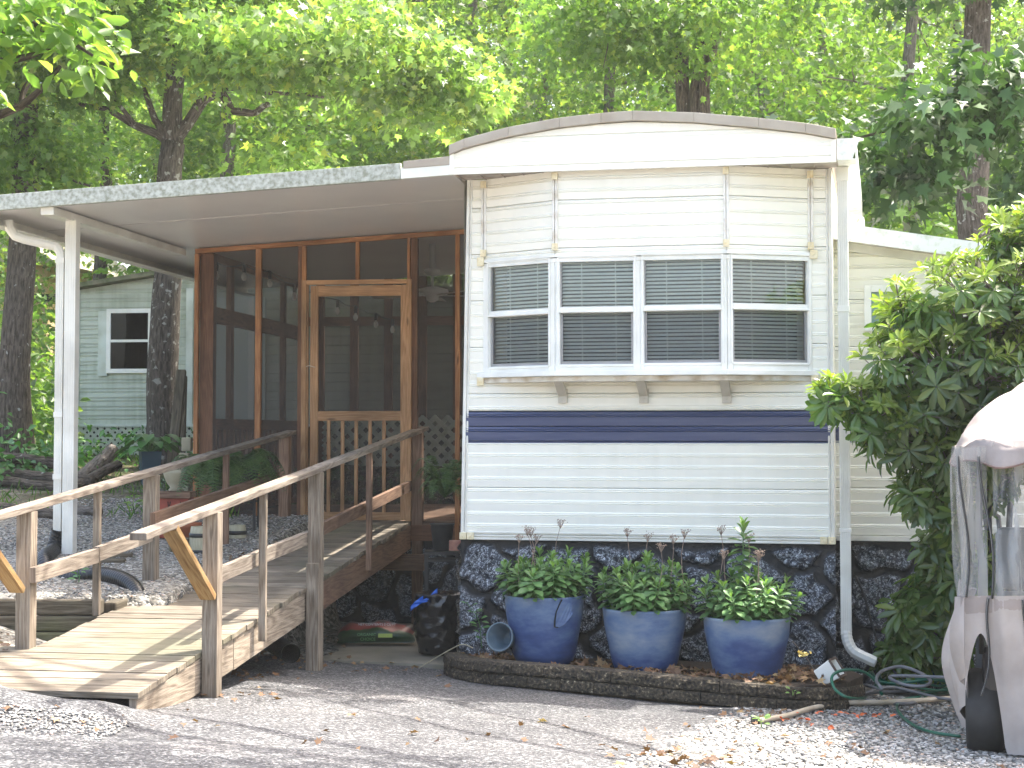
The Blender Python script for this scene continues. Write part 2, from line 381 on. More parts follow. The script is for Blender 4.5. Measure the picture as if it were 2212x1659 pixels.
def asphalt_mat():
    m, n, b = newmat("asphalt"); b.inputs['Roughness'].default_value = .8; b.inputs['Specular IOR Level'].default_value = .3
    tc = N(n, 'ShaderNodeTexCoord')
    vo = N(n, 'ShaderNodeTexVoronoi'); vo.inputs['Scale'].default_value = 95; n.links.new(tc.outputs['Object'], vo.inputs[0])
    hs = N(n, 'ShaderNodeSeparateColor'); n.links.new(vo.outputs['Color'], hs.inputs[0])
    r = ramp(n, hs.outputs[0], [(0, (.028, .028, .029)), (.55, (.078, .077, .077)), (.85, (.155, .153, .151)), (1, (.30, .295, .285))])
    nz = N(n, 'ShaderNodeTexNoise'); nz.inputs['Scale'].default_value = 1.3; nz.inputs['Detail'].default_value = 9; nz.inputs['Roughness'].default_value = .65; n.links.new(tc.outputs['Object'], nz.inputs[0])
    r2 = ramp(n, nz.outputs[0], [(.3, (.62, .62, .64)), (.55, (1, 1, 1)), (.7, (1.35, 1.3, 1.25))])
    mu = N(n, 'ShaderNodeMixRGB', blend_type='MULTIPLY'); mu.inputs[0].default_value = 1; n.links.new(r.outputs[0], mu.inputs[1]); n.links.new(r2.outputs[0], mu.inputs[2]); n.links.new(mu.outputs[0], b.inputs[0])
    bp = N(n, 'ShaderNodeBump'); bp.inputs[0].default_value = .7; bp.inputs[1].default_value = .008; bp.invert = True; n.links.new(vo.outputs['Distance'], bp.inputs['Height']); n.links.new(bp.outputs[0], b.inputs['Normal'])
    return m
M['gravel'] = ground_mat(); M['asphalt'] = asphalt_mat()
def axis(fine0, fine1, step, far):
    a = list(np.arange(fine0, fine1 + 1e-6, step)); x = fine1; s = step
    while x < far[1]: s *= 1.35; x += s; a.append(x)
    x = fine0; s = step; b = []
    while x > far[0]: s *= 1.35; x -= s; b.append(x)
    return b[::-1] + a
xs = axis(-5, 5, .09, (-260, 260)); ys = axis(5.5, 21, .09, (-120, 320))
V = []; 
for y in ys:
    for x in xs:
        z = ground(x, y) + (.012 * mnoise.noise((x * 1.7, y * 1.7, 0)) if 3 < y < 30 else 0)
        V.append((x, y, z))
nx = len(xs); F = [(j * nx + i, j * nx + i + 1, (j + 1) * nx + i + 1, (j + 1) * nx + i) for j in range(len(ys) - 1) for i in range(nx - 1)]
me = bpy.data.meshes.new("ground"); me.from_pydata(V, [], F); tag(finish(me, "ground", M['gravel'], None, True), kind="structure")
def sheet(name, poly, dz, mat, step=.12, rag=.05):
    "a sheet over the ground with a ragged outline"
    P = np.array([(p[0], p[1]) for p in poly])
    def inside(x, y):
        x += rag * mnoise.noise((x * 3, y * 3, 5)); y += rag * mnoise.noise((x * 3, y * 3, 9)); c = False
        for i in range(len(P)):
            x1, y1 = P[i]; x2, y2 = P[i - 1]
            if (y1 > y) != (y2 > y) and x < (x2 - x1) * (y - y1) / (y2 - y1) + x1: c = not c
        return c
    x0, y0 = P.min(0); x1, y1 = P.max(0); nx = int((x1 - x0) / step) + 1; ny = int((y1 - y0) / step) + 1
    V = []; F = []; idx = {}
    def vid(i, j):
        if (i, j) not in idx:
            x = x0 + i * step; y = y0 + j * step; idx[(i, j)] = len(V); V.append((x, y, ground(x, y) + .012 * mnoise.noise((x * 1.7, y * 1.7, 0)) + dz))
        return idx[(i, j)]
    for j in range(ny):
        for i in range(nx):
            if inside(x0 + (i + .5) * step, y0 + (j + .5) * step): F.append((vid(i, j), vid(i + 1, j), vid(i + 1, j + 1), vid(i, j + 1)))
    me = bpy.data.meshes.new(name); me.from_pydata(V, [], F); return tag(finish(me, name, mat, None, True), kind="structure")
def gp(px, py):
    "where the ray of a pixel meets the lower ground"
    r = ray(px, py); t = 5.0
    for _ in range(60): 
        p = Vector((r.x * t, r.y * t, EYE + r.z * t)); e = p.z - low(p.x, p.y)
        t += e / max(.02, -r.z) * .6
    return Vector((r.x * t, r.y * t, low(r.x * t, r.y * t)))
a1 = gp(1600, 1545); a2 = gp(1350, 1659)
e1 = a2 + (a2 - a1) * 3
sheet("driveway", [(-2.0, 12.75), (-2.6, 8.2), (-4.5, 6.8), (-5.5, -3), (e1.x - 2, -3), (e1.x, e1.y), (a2.x, a2.y), (a1.x, a1.y), (1.62, 11.3), (.2, 12.25)], .004, M['asphalt'], .04, .10)
# concrete pad under the landing
mb = MB(); A = at(670, 1400, 12.75); B = at(960, 1438, 12.35)
zc = low(-.6, 12.6) + .045
mb.prism([(A.x - .5, A.y + .1, zc - .2), (B.x + .1, B.y, zc - .2), (-.1, 15.3, zc - .2), (-2.2, 15.6, zc - .2)], (0, 0, .2))
tag(mb.build("concrete_pad", M['concrete']), kind="structure")

# ------------------------------------------------------------ walls of metal siding
def prof_rows(z0, z1, p=.0835, zoff=0.0, seam=4, amp=.011):
    rows = [(z0, 0.0)]; k = math.floor((z0 - zoff) / p)
    while True:
        b = zoff + k * p
        if b > z1: break
        s = (k % seam == 0)
        for f, o in ((0, -.004 if s else 0), (.02, -amp * (1.7 if s else 0) if s else 0.002), (.06, .002), (.50, amp * .75), (.62, amp * .9), (.66, amp * .15), (.72, amp * .9), (.80, amp * .2), (.86, amp * .7), (.97, .001)):
            z = b + f * p
            if z0 + 1e-4 < z < z1 - 1e-4: rows.append((z, o))
        k += 1
    rows.append((z1, 0.0)); return rows
def siding(mb, P, Q, z0, z1, out, lean0=0.0, lean1=0.0, ztop=None, ncol=1, **kw):
    "corrugated wall from plan point P to Q; lean shifts the ends along the wall at the bottom"
    P = Vector(P); Q = Vector(Q); out = Vector(out); d = (Q - P).normalized()
    rows = prof_rows(z0, z1, **kw); base = len(mb.v)
    for z, o in rows:
        t = 1 - (z - z0) / (z1 - z0)
        for c in range(ncol + 1):
            s = c / ncol; a = P + d * lean0 * t; b = Q + d * lean1 * t; q = a.lerp(b, s)
            zz = min(z, ztop(s)) if ztop else z
            mb.v.append((q.x + out.x * o, q.y + out.y * o, zz))
    for j in range(len(rows) - 1):
        for c in range(ncol):
            i = base + j * (ncol + 1) + c
            if ztop and abs(mb.v[i][2] - mb.v[i + ncol + 1][2]) < 1e-6 and abs(mb.v[i + 1][2] - mb.v[i + ncol + 2][2]) < 1e-6: continue
            mb.f.append((i, i + 1, i + ncol + 2, i + ncol + 1)); mb.uv.append([(0, 0)] * 4)

# ------------------------------------------------------------ the trailer home
zb = H.hit(996, 1160)[1]; uR, zbR = H.hit(1804, 1174); uRt, _ = H.hit(1796, 350); uLt, _ = H.hit(1010, 390)
zt = EYE + 1.82; WD = (uR + uRt) / 2
home = thing("mobile_home", "long white metal-sided mobile home with curved roof, bay window and navy stripe", "mobile home", tuple(H.W(0, 0, -.2)))
OV = -.38
out = -H.v
zs1 = H.hit(1400, 887)[1]; zs0 = H.hit(1400, 957)[1]
Lb = lambda z: uLt * (z - zb) / (zt - zb)            # left edge leans a little
Rb = lambda z: uR + (uRt - uR) * (z - zb) / (zt - zb)
mb = MB()
zhole = H.hit(1400, 800, -.30)[1] - .05; uh0 = H.hit(1046, 560)[0]; uh1 = H.hit(1752, 560)[0]
for (za, zc_) in ((zb, zs0), (zs1, zhole)):
    siding(mb, H.W(Lb(zc_), 0, 0), H.W(Rb(zc_), 0, 0), za, zc_, out, Lb(za) - Lb(zc_), Rb(za) - Rb(zc_), zoff=zb + .02)
siding(mb, H.W(Lb(zt), 0, 0), H.W(uh0 + .01, 0, 0), zhole, zt, out, Lb(zhole) - Lb(zt), 0, zoff=zb + .02)
siding(mb, H.W(uh1 - .01, 0, 0), H.W(Rb(zt), 0, 0), zhole, zt, out, 0, Rb(zhole) - Rb(zt), zoff=zb + .02)
mb.quad(H.W(uRt, 8, zb), H.W(uRt, 0, zb), H.W(uRt, 0, zt), H.W(uRt, 8, zt))
mb.quad(H.W(.02, 0, zb), H.W(.02, 8, zb), H.W(.02, 8, zt), H.W(.02, 0, zt))
mb.quad(H.W(uRt, 8, zb), H.W(0, 8, zb), H.W(0, 8, zt), H.W(uRt, 8, zt))
mb.build("siding_wall", M['siding'], home)
mb = MB(); siding(mb, H.W(Lb(zs1), 0, 0), H.W(Rb(zs1), 0, 0), zs0, zs1, out * 1.0, Lb(zs0) - Lb(zs1), Rb(zs0) - Rb(zs1), zoff=zs0 + .01, p=.105, seam=1, amp=.013)
o = mb.build("stripe", M['navy'], home)
for v_ in o.data.vertices: v_.co += out * .004
# trims: corners, bottom rail, cream clips
mb = MB()
for zz0, zz1 in ((zb - .01, zt),):
    for f, sgn in ((Lb, 1), (Rb, -1)):
        for off, w_, th in ((.012, .024, .018), (.034, .014, .012)):
            a = H.W(f(zz0) + sgn * off, -th / 2, zz0); b = H.W(f(zz1) + sgn * off, -th / 2, zz1); mb.bar(a, b, w_, th, H.v)
for off, hh, th in ((-.008, .016, .018), (.014, .012, .014), (.036, .012, .010)):
    mb.bar(H.W(Lb(zb), -th / 2, zb + off), H.W(Rb(zb), -th / 2, zb + off), th, hh)
mb.build("edge_trim", M['white_metal'], home, bevel=.003)
def clip(u, v, z, w_=.05, h_=.05):
    m = MB(); m.fb(H, u - w_ / 2, u + w_ / 2, v - .03, v - .012, z - h_ / 2, z + h_ / 2); m.tube([H.W(u, v - .035, z), H.W(u, v - .028, z)], .009, 8)
    m.build("trim_clip", M['cream'], home, bevel=.004)
for u_ in (Lb(zb) + .02, Lb(zb) + .075, Rb(zb) - .02, Rb(zb) - .075): clip(u_, -.004, zb + .01)
M['bracket'] = plain('bracket_paint', (.60, .56, .48), (.52, .48, .40), .5, 8)
# bay: three facets standing out of the wall
BD = .30
ua = H.hit(1046, 560)[0]; ub = H.hit(1200, 560, -BD)[0]; uc = H.hit(1570, 560, -BD)[0]; ud = H.hit(1752, 560)[0]
zbay0 = H.hit(1400, 800, -BD)[1]; zbay1 = zt; ztr = H.hit(1385, 549, -BD)[1]
um = (ub + uc) / 2
class Fac:
    def __init__(s, a, b):
        s.P = H.W(a[0], a[1], 0); s.Q = H.W(b[0], b[1], 0); s.d = (s.Q - s.P).normalized(); s.L = (s.Q - s.P).length
        s.o = s.P; s.u = s.d; s.v = Vector((-s.d.y, s.d.x, 0))
        s.a = 0
    W = Fr.W; hit = Fr.hit
facs = [Fac((ua, 0), (ub, -BD)), Fac((ub, -BD), (um, -BD)), Fac((um, -BD), (uc, -BD)), Fac((uc, -BD), (ud, 0))]
mb = MB()
for f in (facs[0], Fac((ub, -BD), (uc, -BD)), facs[3]): siding(mb, f.P, f.Q, ztr, zbay1, -f.v, zoff=zb + .02)
mb.build("bay_siding", M['siding'], home)
for (u_, v_) in ((ua, 0), (ub, -BD), (uc, -BD), (ud, 0)):   # trims of the bay: vertical covers over the folds
    mb = MB()
    for du, w_ in ((-.012, .016), (.010, .020)):
        mb.bar(H.W(u_ + du, v_ - .012, ztr + .05), H.W(u_ + du, v_ - .012, zbay1 - .02), w_, .018, H.v)
    mb.build("vertical_trim", M['rusty_trim'], home, bevel=.003)
for (u_, v_) in ((ua, 0), (ub, -BD), (uc, -BD), (ud, 0)):
    clip(u_, v_ - .012, ztr + .06, .042, .05); clip(u_, v_ - .012, zbay1 - .04, .042, .05)
for u_ in (ua - .02, ud + .02): clip(u_, -.01, ztr, .05, .06); clip(u_, -.01, zbay0 - .06, .05, .06)
mb = MB()
for f in facs:
    for z_, h_, n_ in ((ztr, .022, .026), (ztr - .03, .03, .016)): mb.bar(f.W(-.01, -n_ / 2, z_), f.W(f.L + .01, -n_ / 2, z_), n_, h_)
mb.build("bay_cap", M['white'], home, bevel=.003)
mb = MB()   # shelf (bottom board) of the bay
pl = [H.W(ua - .05, .0, zbay0 - .035), H.W(ua - .05, -.02, zbay0 - .035), H.W(ub, -BD - .05, zbay0 - .035), H.W(uc, -BD - .05, zbay0 - .035), H.W(ud + .05, -.02, zbay0 - .035), H.W(ud + .05, 0, zbay0 - .035)]
mb.prism(pl, (0, 0, .035)); mb.build("bay_shelf", M['white'], home, bevel=.004)
mb = MB(); pl = [H.W(ua - .02, .0, zbay0 - .07), H.W(ub, -BD + .03, zbay0 - .07), H.W(uc, -BD + .03, zbay0 - .07), H.W(ud + .02, 0, zbay0 - .07)]
mb.prism(pl, (0, 0, .034)); mb.build("bay_underside", M['rusty_trim'], home)
for px in (1203, 1381, 1563):
    u0_, z0_ = H.hit(px, 805, -BD + .05); u1_, z1_ = H.hit(px + 10, 868, 0)
    m = MB(); m.bar(H.W(u0_, -BD + .05, z0_ - .02), H.W(u0_, -.03, z1_ + .05), .062, .034, (0, 0, 1)); m.bar(H.W(u0_, -.025, z1_ - .01), H.W(u0_, -.025, z1_ + .09), .062, .03, H.v)
    m.tube([H.W(u0_, -.045, z1_ + .02), H.W(u0_, -.037, z1_ + .02)], .008, 8)
    m.build("bay_bracket", M['bracket'], home, bevel=.004)
# windows
opens = [((1060, 1186, 567, 668), (1062, 1183, 684, 787)), ((1211, 1367, 558, 661), (1214, 1362, 677, 783)), ((1392, 1556, 553, 657), (1397, 1552, 673, 780)), ((1582, 1742, 551, 655), (1586, 1738, 672, 779))]
for wi, (f, (uo, lo_)) in enumerate(zip(facs, opens)):
    s0, zt1 = f.hit(uo[0], uo[2]); s1, _ = f.hit(uo[1], uo[2]); _, zm1 = f.hit((uo[0] + uo[1]) / 2, uo[3]); _, zm0 = f.hit((lo_[0] + lo_[1]) / 2, lo_[2]); _, zl0 = f.hit((lo_[0] + lo_[1]) / 2, lo_[3])
    _, zt1 = f.hit((uo[0] + uo[1]) / 2, uo[2])
    s0 = max(s0, .03); s1 = min(s1, f.L - .03)
    m = MB(); z0_ = zbay0; z1_ = ztr - .04
    m.fb(f, .0, s0 - .002, -.012, .03, z0_, z1_); m.fb(f, s1 + .002, f.L, -.012, .03, z0_, z1_)      # side stiles
    m.fb(f, s0 - .002, s1 + .002, -.012, .03, zt1, z1_); m.fb(f, s0 - .002, s1 + .002, -.012, .03, z0_, zl0 - .012); m.fb(f, s0 - .002, s1 + .002, -.012, .03, zm0 + .004, zm1 - .004)
    # raised outer edge and meeting rail
    for a, b_ in ((s0 - .022, s0 - .008), (s1 + .008, s1 + .022)): m.fb(f, a, b_, -.022, -.012, zl0 - .02, zt1 + .012)
    m.fb(f, s0 - .008, s1 + .008, -.022, -.012, zt1 + .004, zt1 + .014); m.fb(f, s0 - .008, s1 + .008, -.026, -.012, zm0 + .006, zm0 + .02); m.fb(f, s0 - .008, s1 + .008, -.02, -.012, zl0 - .03, zl0 - .016)
    fr = m.build("window", M['white'], home, bevel=.003)
    m = MB(); m.fb(f, s0, s0 + .014, .004, .026, zl0 - .012, zm0); m.fb(f, s1 - .014, s1, .004, .026, zl0 - .012, zm0); m.fb(f, s0 + .014, s1 - .014, .004, .026, zl0 - .012, zl0 + .008)
    m.fb(f, s0, s0 + .006, .006, .026, zm1 - .004, zt1); m.build("lower_sash", M['sash'], fr)
    m = MB(); m.quad(f.W(s0, .016, zm1 - .004), f.W(s1, .016, zm1 - .004), f.W(s1, .016, zt1), f.W(s0, .016, zt1)); m.build("upper_pane", M['glass'], fr)
    m = MB(); m.quad(f.W(s0, .020, zl0 - .01), f.W(s1, .020, zl0 - .01), f.W(s1, .020, zm0), f.W(s0, .020, zm0)); m.build("lower_pane", M['glass_low'], fr)
    m = MB(); m.quad(f.W(s0, .008, zl0 - .01), f.W(s1, .008, zl0 - .01), f.W(s1, .008, zm0), f.W(s0, .008, zm0)); m.build("insect_screen", M['mesh_win'], fr)
    m = MB(); z_ = zl0 - .02; i = 0
    while z_ < zt1 + .01:
        sag = .002 * math.sin(i * 1.7)
        a = f.W(s0 + .004, .052, z_); b_ = f.W(s1 - .004, .052, z_ + sag); d = (b_ - a)
        nrm = (f.v * .0105 + Vector((0, 0, .0088)))
        m.add([a - nrm, b_ - nrm, b_ + nrm, a + nrm], [(0, 1, 2, 3)]); z_ += .0255; i += 1
    for fr_ in (.29, .76):
        s_ = s0 + (s1 - s0) * fr_; m.bar(f.W(s_, .038, zl0 - .02), f.W(s_ - .006, .038, zt1), .004, .002, f.v)
    m.build("blind", M['blind'], fr)
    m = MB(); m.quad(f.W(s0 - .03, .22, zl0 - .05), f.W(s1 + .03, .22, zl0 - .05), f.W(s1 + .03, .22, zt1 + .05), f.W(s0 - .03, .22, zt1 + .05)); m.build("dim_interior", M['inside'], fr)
# gable over the front
tp = [(972, 336), (1005, 322), (1100, 297), (1210, 277), (1300, 267), (1368, 262), (1500, 266), (1640, 278), (1740, 289), (1806, 301)]
gpz = [H.hit(x, y, OV) for x, y in tp]
u0g, u1g = gpz[0][0] + .02, gpz[-1][0]
us = [p[0] for p in gpz]; zs = [p[1] for p in gpz]
gz = lambda s: float(np.interp(u0g + (u1g - u0g) * s, us, zs)) - .004
zg0 = H.hit(1400, 359, OV)[1]
mb = MB(); siding(mb, H.W(u0g, OV, 0), H.W(u1g, OV, 0), zg0, max(zs), out, ztop=gz, ncol=36, zoff=zg0 + .03, p=.10, seam=2, amp=.005)
mb.fb(H, u0g - .02, u0g + .01, OV - .012, OV + .002, zg0 - .006, zs[0] + .05); mb.fb(H, u1g - .035, u1g, OV - .012, OV + .002, zg0 - .006, zs[-1]); mb.fb(H, u0g - .02, u1g, OV - .008, OV + .01, zg0 - .014, zg0)
mb.build("gable", M['siding'], home)
mb = MB()   # curved roof with its front trim, in segments with visible joints
for i in range(len(us) - 1):
    a0 = H.W(us[i] + .0003, OV - .035, zs[i]); a1_ = H.W(us[i + 1] - .0003, OV - .035, zs[i + 1]); a2_ = a1_ + Vector((0, 0, .068)); a3_ = a0 + Vector((0, 0, .068))
    mb.prism([a0, a1_, a2_, a3_], H.v * .045)
mb.build("roof_edge", M['roofmetal'], home, bevel=.004)
mb = MB()
for i in range(len(us) - 1):
    p = [H.W(us[i], OV - .02, zs[i] + .064), H.W(us[i + 1], OV - .02, zs[i + 1] + .064), H.W(us[i + 1], 8.3, zs[i + 1] + .064), H.W(us[i], 8.3, zs[i] + .064)]
    mb.quad(*p); q = [x - Vector((0, 0, .03)) for x in p]; mb.quad(*q[::-1])
mb.quad(H.W(0, .01, zt), H.W(uRt, .01, zt), H.W(uRt, 8, zt), H.W(0, 8, zt)); mb.quad(H.W(uRt + .003, 0, zt - .01), H.W(uRt + .003, 8, zt - .01), H.W(uRt + .003, 8, zs[-1] + .05), H.W(uRt + .003, 0, zs[-1] + .05))
mb.build("roof", M['roofmetal'], home)
mb = MB(); mb.fb(H, u0g, u1g, OV + .012, .0, zg0 + .004, zg0 + .014)
for i in range(18):
    u_ = u0g + (u1g - u0g) * i / 17; mb.bar(H.W(u_, OV + .02, zg0), H.W(u_, -.01, zg0), .008, .008)
mb.build("soffit", M['soffit'], home)
# eave and gutter on the right
mb = MB(); ug = u1g + .005; zg1 = zg0 + .13
mb.fb(H, ug + .002, ug + .008, OV, 9, zg0, zg1); mb.fb(H, ug + .008, ug + .12, OV, 9, zg0, zg0 + .006); mb.fb(H, ug + .12, ug + .126, OV, 9, zg0, zg1 + .01)
mb.prism([H.W(ug, OV - .004, zg0 - .001), H.W(ug + .10, OV - .004, zg0 - .001), H.W(ug + .14, OV - .004, zg1 - .02), H.W(ug + .14, OV - .004, zg1 + .012), H.W(ug, OV - .004, zg1 + .012)], H.v * .004)
mb.build("gutter", M['fascia_r'], home)
mb = MB(); dx = .075
ud0, _ = H.hit(1811, 700, -.05); 
zb_e = H.hit(1820, 1385, -.05)[1]
def box_path(mb, pts, w_, d_, side):
    for a, b in zip(pts[:-1], pts[1:]): mb.bar(a, b, w_, d_, side)
# fluted rectangular pipe
um_ = ud0 + .036
mb.fb(H, um_ - .036, um_ + .036, -.09, -.03, zb_e + .05, zg0)
for k in range(5): mb.fb(H, um_ - .030 + k * .0135, um_ - .024 + k * .0135, -.094, -.0905, zb_e + .05, zg0 - .04)
mb.fb(H, um_ - .042, um_ + .042, -.098, -.022, zg0 - .10, zg0 - .002)
zstr = H.hit(1822, 1145, -.05)[1]; mb.fb(H, um_ - .041, um_ + .041, -.097, -.025, zstr - .012, zstr + .012)
zst2 = H.hit(1822, 668, -.05)[1]; mb.fb(H, um_ - .041, um_ + .041, -.097, -.025, zst2 - .02, zst2 + .02)
ds = mb.build("downspout", M['white_metal'], home, bevel=.004)
mb = MB(); pts = []
c0 = H.W(um_, -.06, zb_e + .07)
for i in range(15):
    t = i / 14; a = t * R(66); r_ = .14
    pts.append(c0 + H.u * (r_ * (1 - math.cos(a)) + max(0, t - .75) * .12) + Vector((0, 0, -r_ * math.sin(a) * 1.25 - max(0, t - .75) * .02)) - H.v * t * .04)
end = pts[-1] + (pts[-1] - pts[-2]).normalized() * .09; pts += [pts[-1].lerp(end, .5), end]
mb.tube(pts, [.046 + .0025 * (i % 2) for i in range(len(pts))], 8, cap=False, flat=.8); mb.build("elbow", M['white_metal'], ds)

# ------------------------------------------------------------ moulded black stone skirting
def stone_mat():
    m, n, b = newmat("black_faux_stone"); b.inputs['Roughness'].default_value = .5; b.inputs['Specular IOR Level'].default_value = .5
    at_ = N(n, 'ShaderNodeAttribute'); at_.attribute_name = "stone"
    tc = N(n, 'ShaderNodeTexCoord')
    nz = N(n, 'ShaderNodeTexNoise'); nz.inputs['Scale'].default_value = 15; nz.inputs['Detail'].default_value = 5; nz.inputs['Roughness'].default_value = .6; nz.inputs['Distortion'].default_value = 2.2; n.links.new(tc.outputs['Object'], nz.inputs[0])
    r = ramp(n, nz.outputs[0], [(.46, 0), (.50, .95), (.54, .04), (.575, .04), (.61, .9)])
    n2 = N(n, 'ShaderNodeTexNoise'); n2.inputs['Scale'].default_value = 60; n2.inputs['Detail'].default_value = 4; n2.inputs['Distortion'].default_value = 1; n.links.new(tc.outputs['Object'], n2.inputs[0])
    r2 = ramp(n, n2.outputs[0], [(.43, .0), (.56, 1)])
    mu = N(n, 'ShaderNodeMath', operation='MULTIPLY'); n.links.new(r.outputs[0], mu.inputs[0]); n.links.new(r2.outputs[0], mu.inputs[1])
    mu2 = N(n, 'ShaderNodeMath', operation='MULTIPLY'); n.links.new(mu.outputs[0], mu2.inputs[0]); n.links.new(at_.outputs['Fac'], mu2.inputs[1])
    r3 = ramp(n, at_.outputs['Fac'], [(.2, (.006, .006, .007)), (.7, (.026, .030, .040))])
    mx = N(n, 'ShaderNodeMixRGB'); n.links.new(mu2.outputs[0], mx.inputs[0]); n.links.new(r3.outputs[0], mx.inputs[1]); mx.inputs[2].default_value = (.62, .66, .70, 1)
    n.links.new(mx.outputs[0], b.inputs[0])
    bp = N(n, 'ShaderNodeBump'); bp.inputs[0].default_value = .8; bp.inputs[1].default_value = .012; n.links.new(nz.outputs[0], bp.inputs['Height']); n.links.new(bp.outputs[0], b.inputs['Normal'])
    return m
M['stone'] = stone_mat()
def stonewall(name, Fm, u0, u1, v, z0, z1, parent, seed=1, flip=False, side=False):
    "Fm.W(u, v, z); with side=True the wall runs along v at u = v argument"
    r_ = np.random.default_rng(seed); L = u1 - u0; Hh = z1 - z0; st = .012
    nu = max(4, int(L / st)); nv = max(4, int(Hh / st)); U, Z = np.meshgrid(np.linspace(u0, u1, nu + 1), np.linspace(z0, z1, nv + 1))
    cs = .33; pts = []
    for i in range(int(L / cs) + 3):
        for j in range(int(Hh / cs) + 3): pts.append((u0 + (i - .7 + r_.uniform(-.36, .36)) * cs, z0 + (j - .7 + (.5 if i % 2 else 0) + r_.uniform(-.3, .3)) * cs))
    pts = np.array(pts)
    uw = U + .022 * np.sin(Z * 21 + 3 * np.sin(U * 9)) ; zw = Z + .022 * np.sin(U * 19 + 2 * np.sin(Z * 11))
    D = np.sqrt((uw[..., None] - pts[:, 0]) ** 2 + ((zw[..., None] - pts[:, 1]) * 1.05) ** 2); D.sort(axis=-1)
    f = D[..., 1] - D[..., 0]; e = np.clip((f - .040) / .032, 0, 1); e = e * e * (3 - 2 * e)
    topd = np.clip((z1 - .05 + .02 * np.sin(U * 14) - Z) / .03, 0, 1); e *= topd
    hgt = e * (.028 + .010 * np.sin(U * 37 + Z * 17) * np.cos(Z * 43 - U * 12) + .006 * np.sin(U * 90) * np.sin(Z * 80))
    V = []
    for a, b_, h_ in zip(U.ravel(), Z.ravel(), hgt.ravel()):
        V.append(tuple(Fm.W(v + h_ * (1 if flip else -1), a, b_)) if side else tuple(Fm.W(a, v - h_, b_)))
    F = [(j * (nu + 1) + i, j * (nu + 1) + i + 1, (j + 1) * (nu + 1) + i + 1, (j + 1) * (nu + 1) + i) for j in range(nv) for i in range(nu)]
    me = bpy.data.meshes.new(name); me.from_pydata(V, [], F); ca = me.attributes.new("stone", 'FLOAT', 'POINT'); ca.data.foreach_set("value", e.ravel().astype(np.float32))
    return finish(me, name, M['stone'], parent, True)
stonewall("stone_skirting", H, -.01, uR - .0, .03, -.42, zb - .005, home, 3)
stonewall("side_skirting", H, 0.03, 2.6, -.01, -.42, zb - .005, home, 5, side=True)

# ------------------------------------------------------------ addition on the right
VA = .45
add = thing("side_addition", "low white sided room with sloping roof behind the rhododendron, right of the home", "house extension", tuple(H.W(uR + .1, VA, -.4)))
uA1 = uR + 3.2
z_top = lambda s: z480 - .165 * (s * (uA1 - uR))
z480 = H.hit(1835, 519, VA)[1]
mb = MB(); siding(mb, H.W(uR - .1, VA, 0), H.W(uA1, VA, 0), zb + .0, z480, out, ztop=z_top, ncol=8, zoff=zb + .02)
mb.quad(H.W(uA1, VA, zb), H.W(uA1, VA + 4, zb), H.W(uA1, VA + 4, z_top(1)), H.W(uA1, VA, z_top(1)))
mb.build("siding_wall", M['siding'], add)
mb = MB(); siding(mb, H.W(uRt, VA - .006, 0), H.W(uA1, VA - .006, 0), zs0, zs1, out, zoff=zs0 + .01, p=.105, seam=1, amp=.013); mb.build("stripe", M['navy'], add)
uw0, zf1 = H.hit(1835, 480, VA - .22); zf0 = H.hit(1835, 516, VA - .22)[1]
mb = MB(); sl = .165; L = uA1 + .2 - uRt
A_ = H.W(uRt + .0, VA - .24, zf0); B_ = H.W(uRt + L, VA - .24, zf0 - sl * L); mb.prism([A_, B_, B_ + Vector((0, 0, zf1 - zf0)), A_ + Vector((0, 0, zf1 - zf0))], H.v * .04)
mb.build("fascia", M['fascia_r'], add)
mb = MB(); A_ = H.W(uRt, VA - .2, zf1 - .05); B_ = H.W(uRt + L, VA - .2, zf1 - .05 - sl * L); mb.prism([A_, B_, B_ + Vector((0, 0, .04)), A_ + Vector((0, 0, .04))], H.v * 4.4); mb.build("roof", M['white_metal'], add)
mb = MB(); mb.bar(H.W(uRt, VA - .02, zf0 - .02), H.W(uA1, VA - .02, zf0 - .02 - sl * (uA1 - uRt)), .03, .06); mb.bar(H.W(uRt, VA - .01, zb), H.W(uA1, VA - .01, zb), .02, .035); mb.build("edge_trim", M['white_metal'], add, bevel=.003)
a_ = H.hit(1882, 632, VA); b_ = H.hit(1935, 700, VA)
m = MB()
for (x0, x1, y0, y1) in ((a_[0] - .05, a_[0], b_[1] - .05, a_[1] + .05), (b_[0], b_[0] + .05, b_[1] - .05, a_[1] + .05), (a_[0], b_[0], a_[1], a_[1] + .05), (a_[0], b_[0], b_[1] - .05, b_[1])): m.fb(H, x0, x1, VA - .04, VA - .012, y0, y1)
fr = m.build("window", M['white'], add, bevel=.003)
m = MB(); m.quad(H.W(a_[0], VA - .02, b_[1]), H.W(b_[0], VA - .02, b_[1]), H.W(b_[0], VA - .02, a_[1]), H.W(a_[0], VA - .02, a_[1])); m.build("pane", plain("teal_pane", (.22, .34, .30), (.16, .26, .24), .2, 3), fr)
stonewall("stone_skirting", H, uR - .15, uA1, VA + .03, -.5, zb - .005, add, 9)
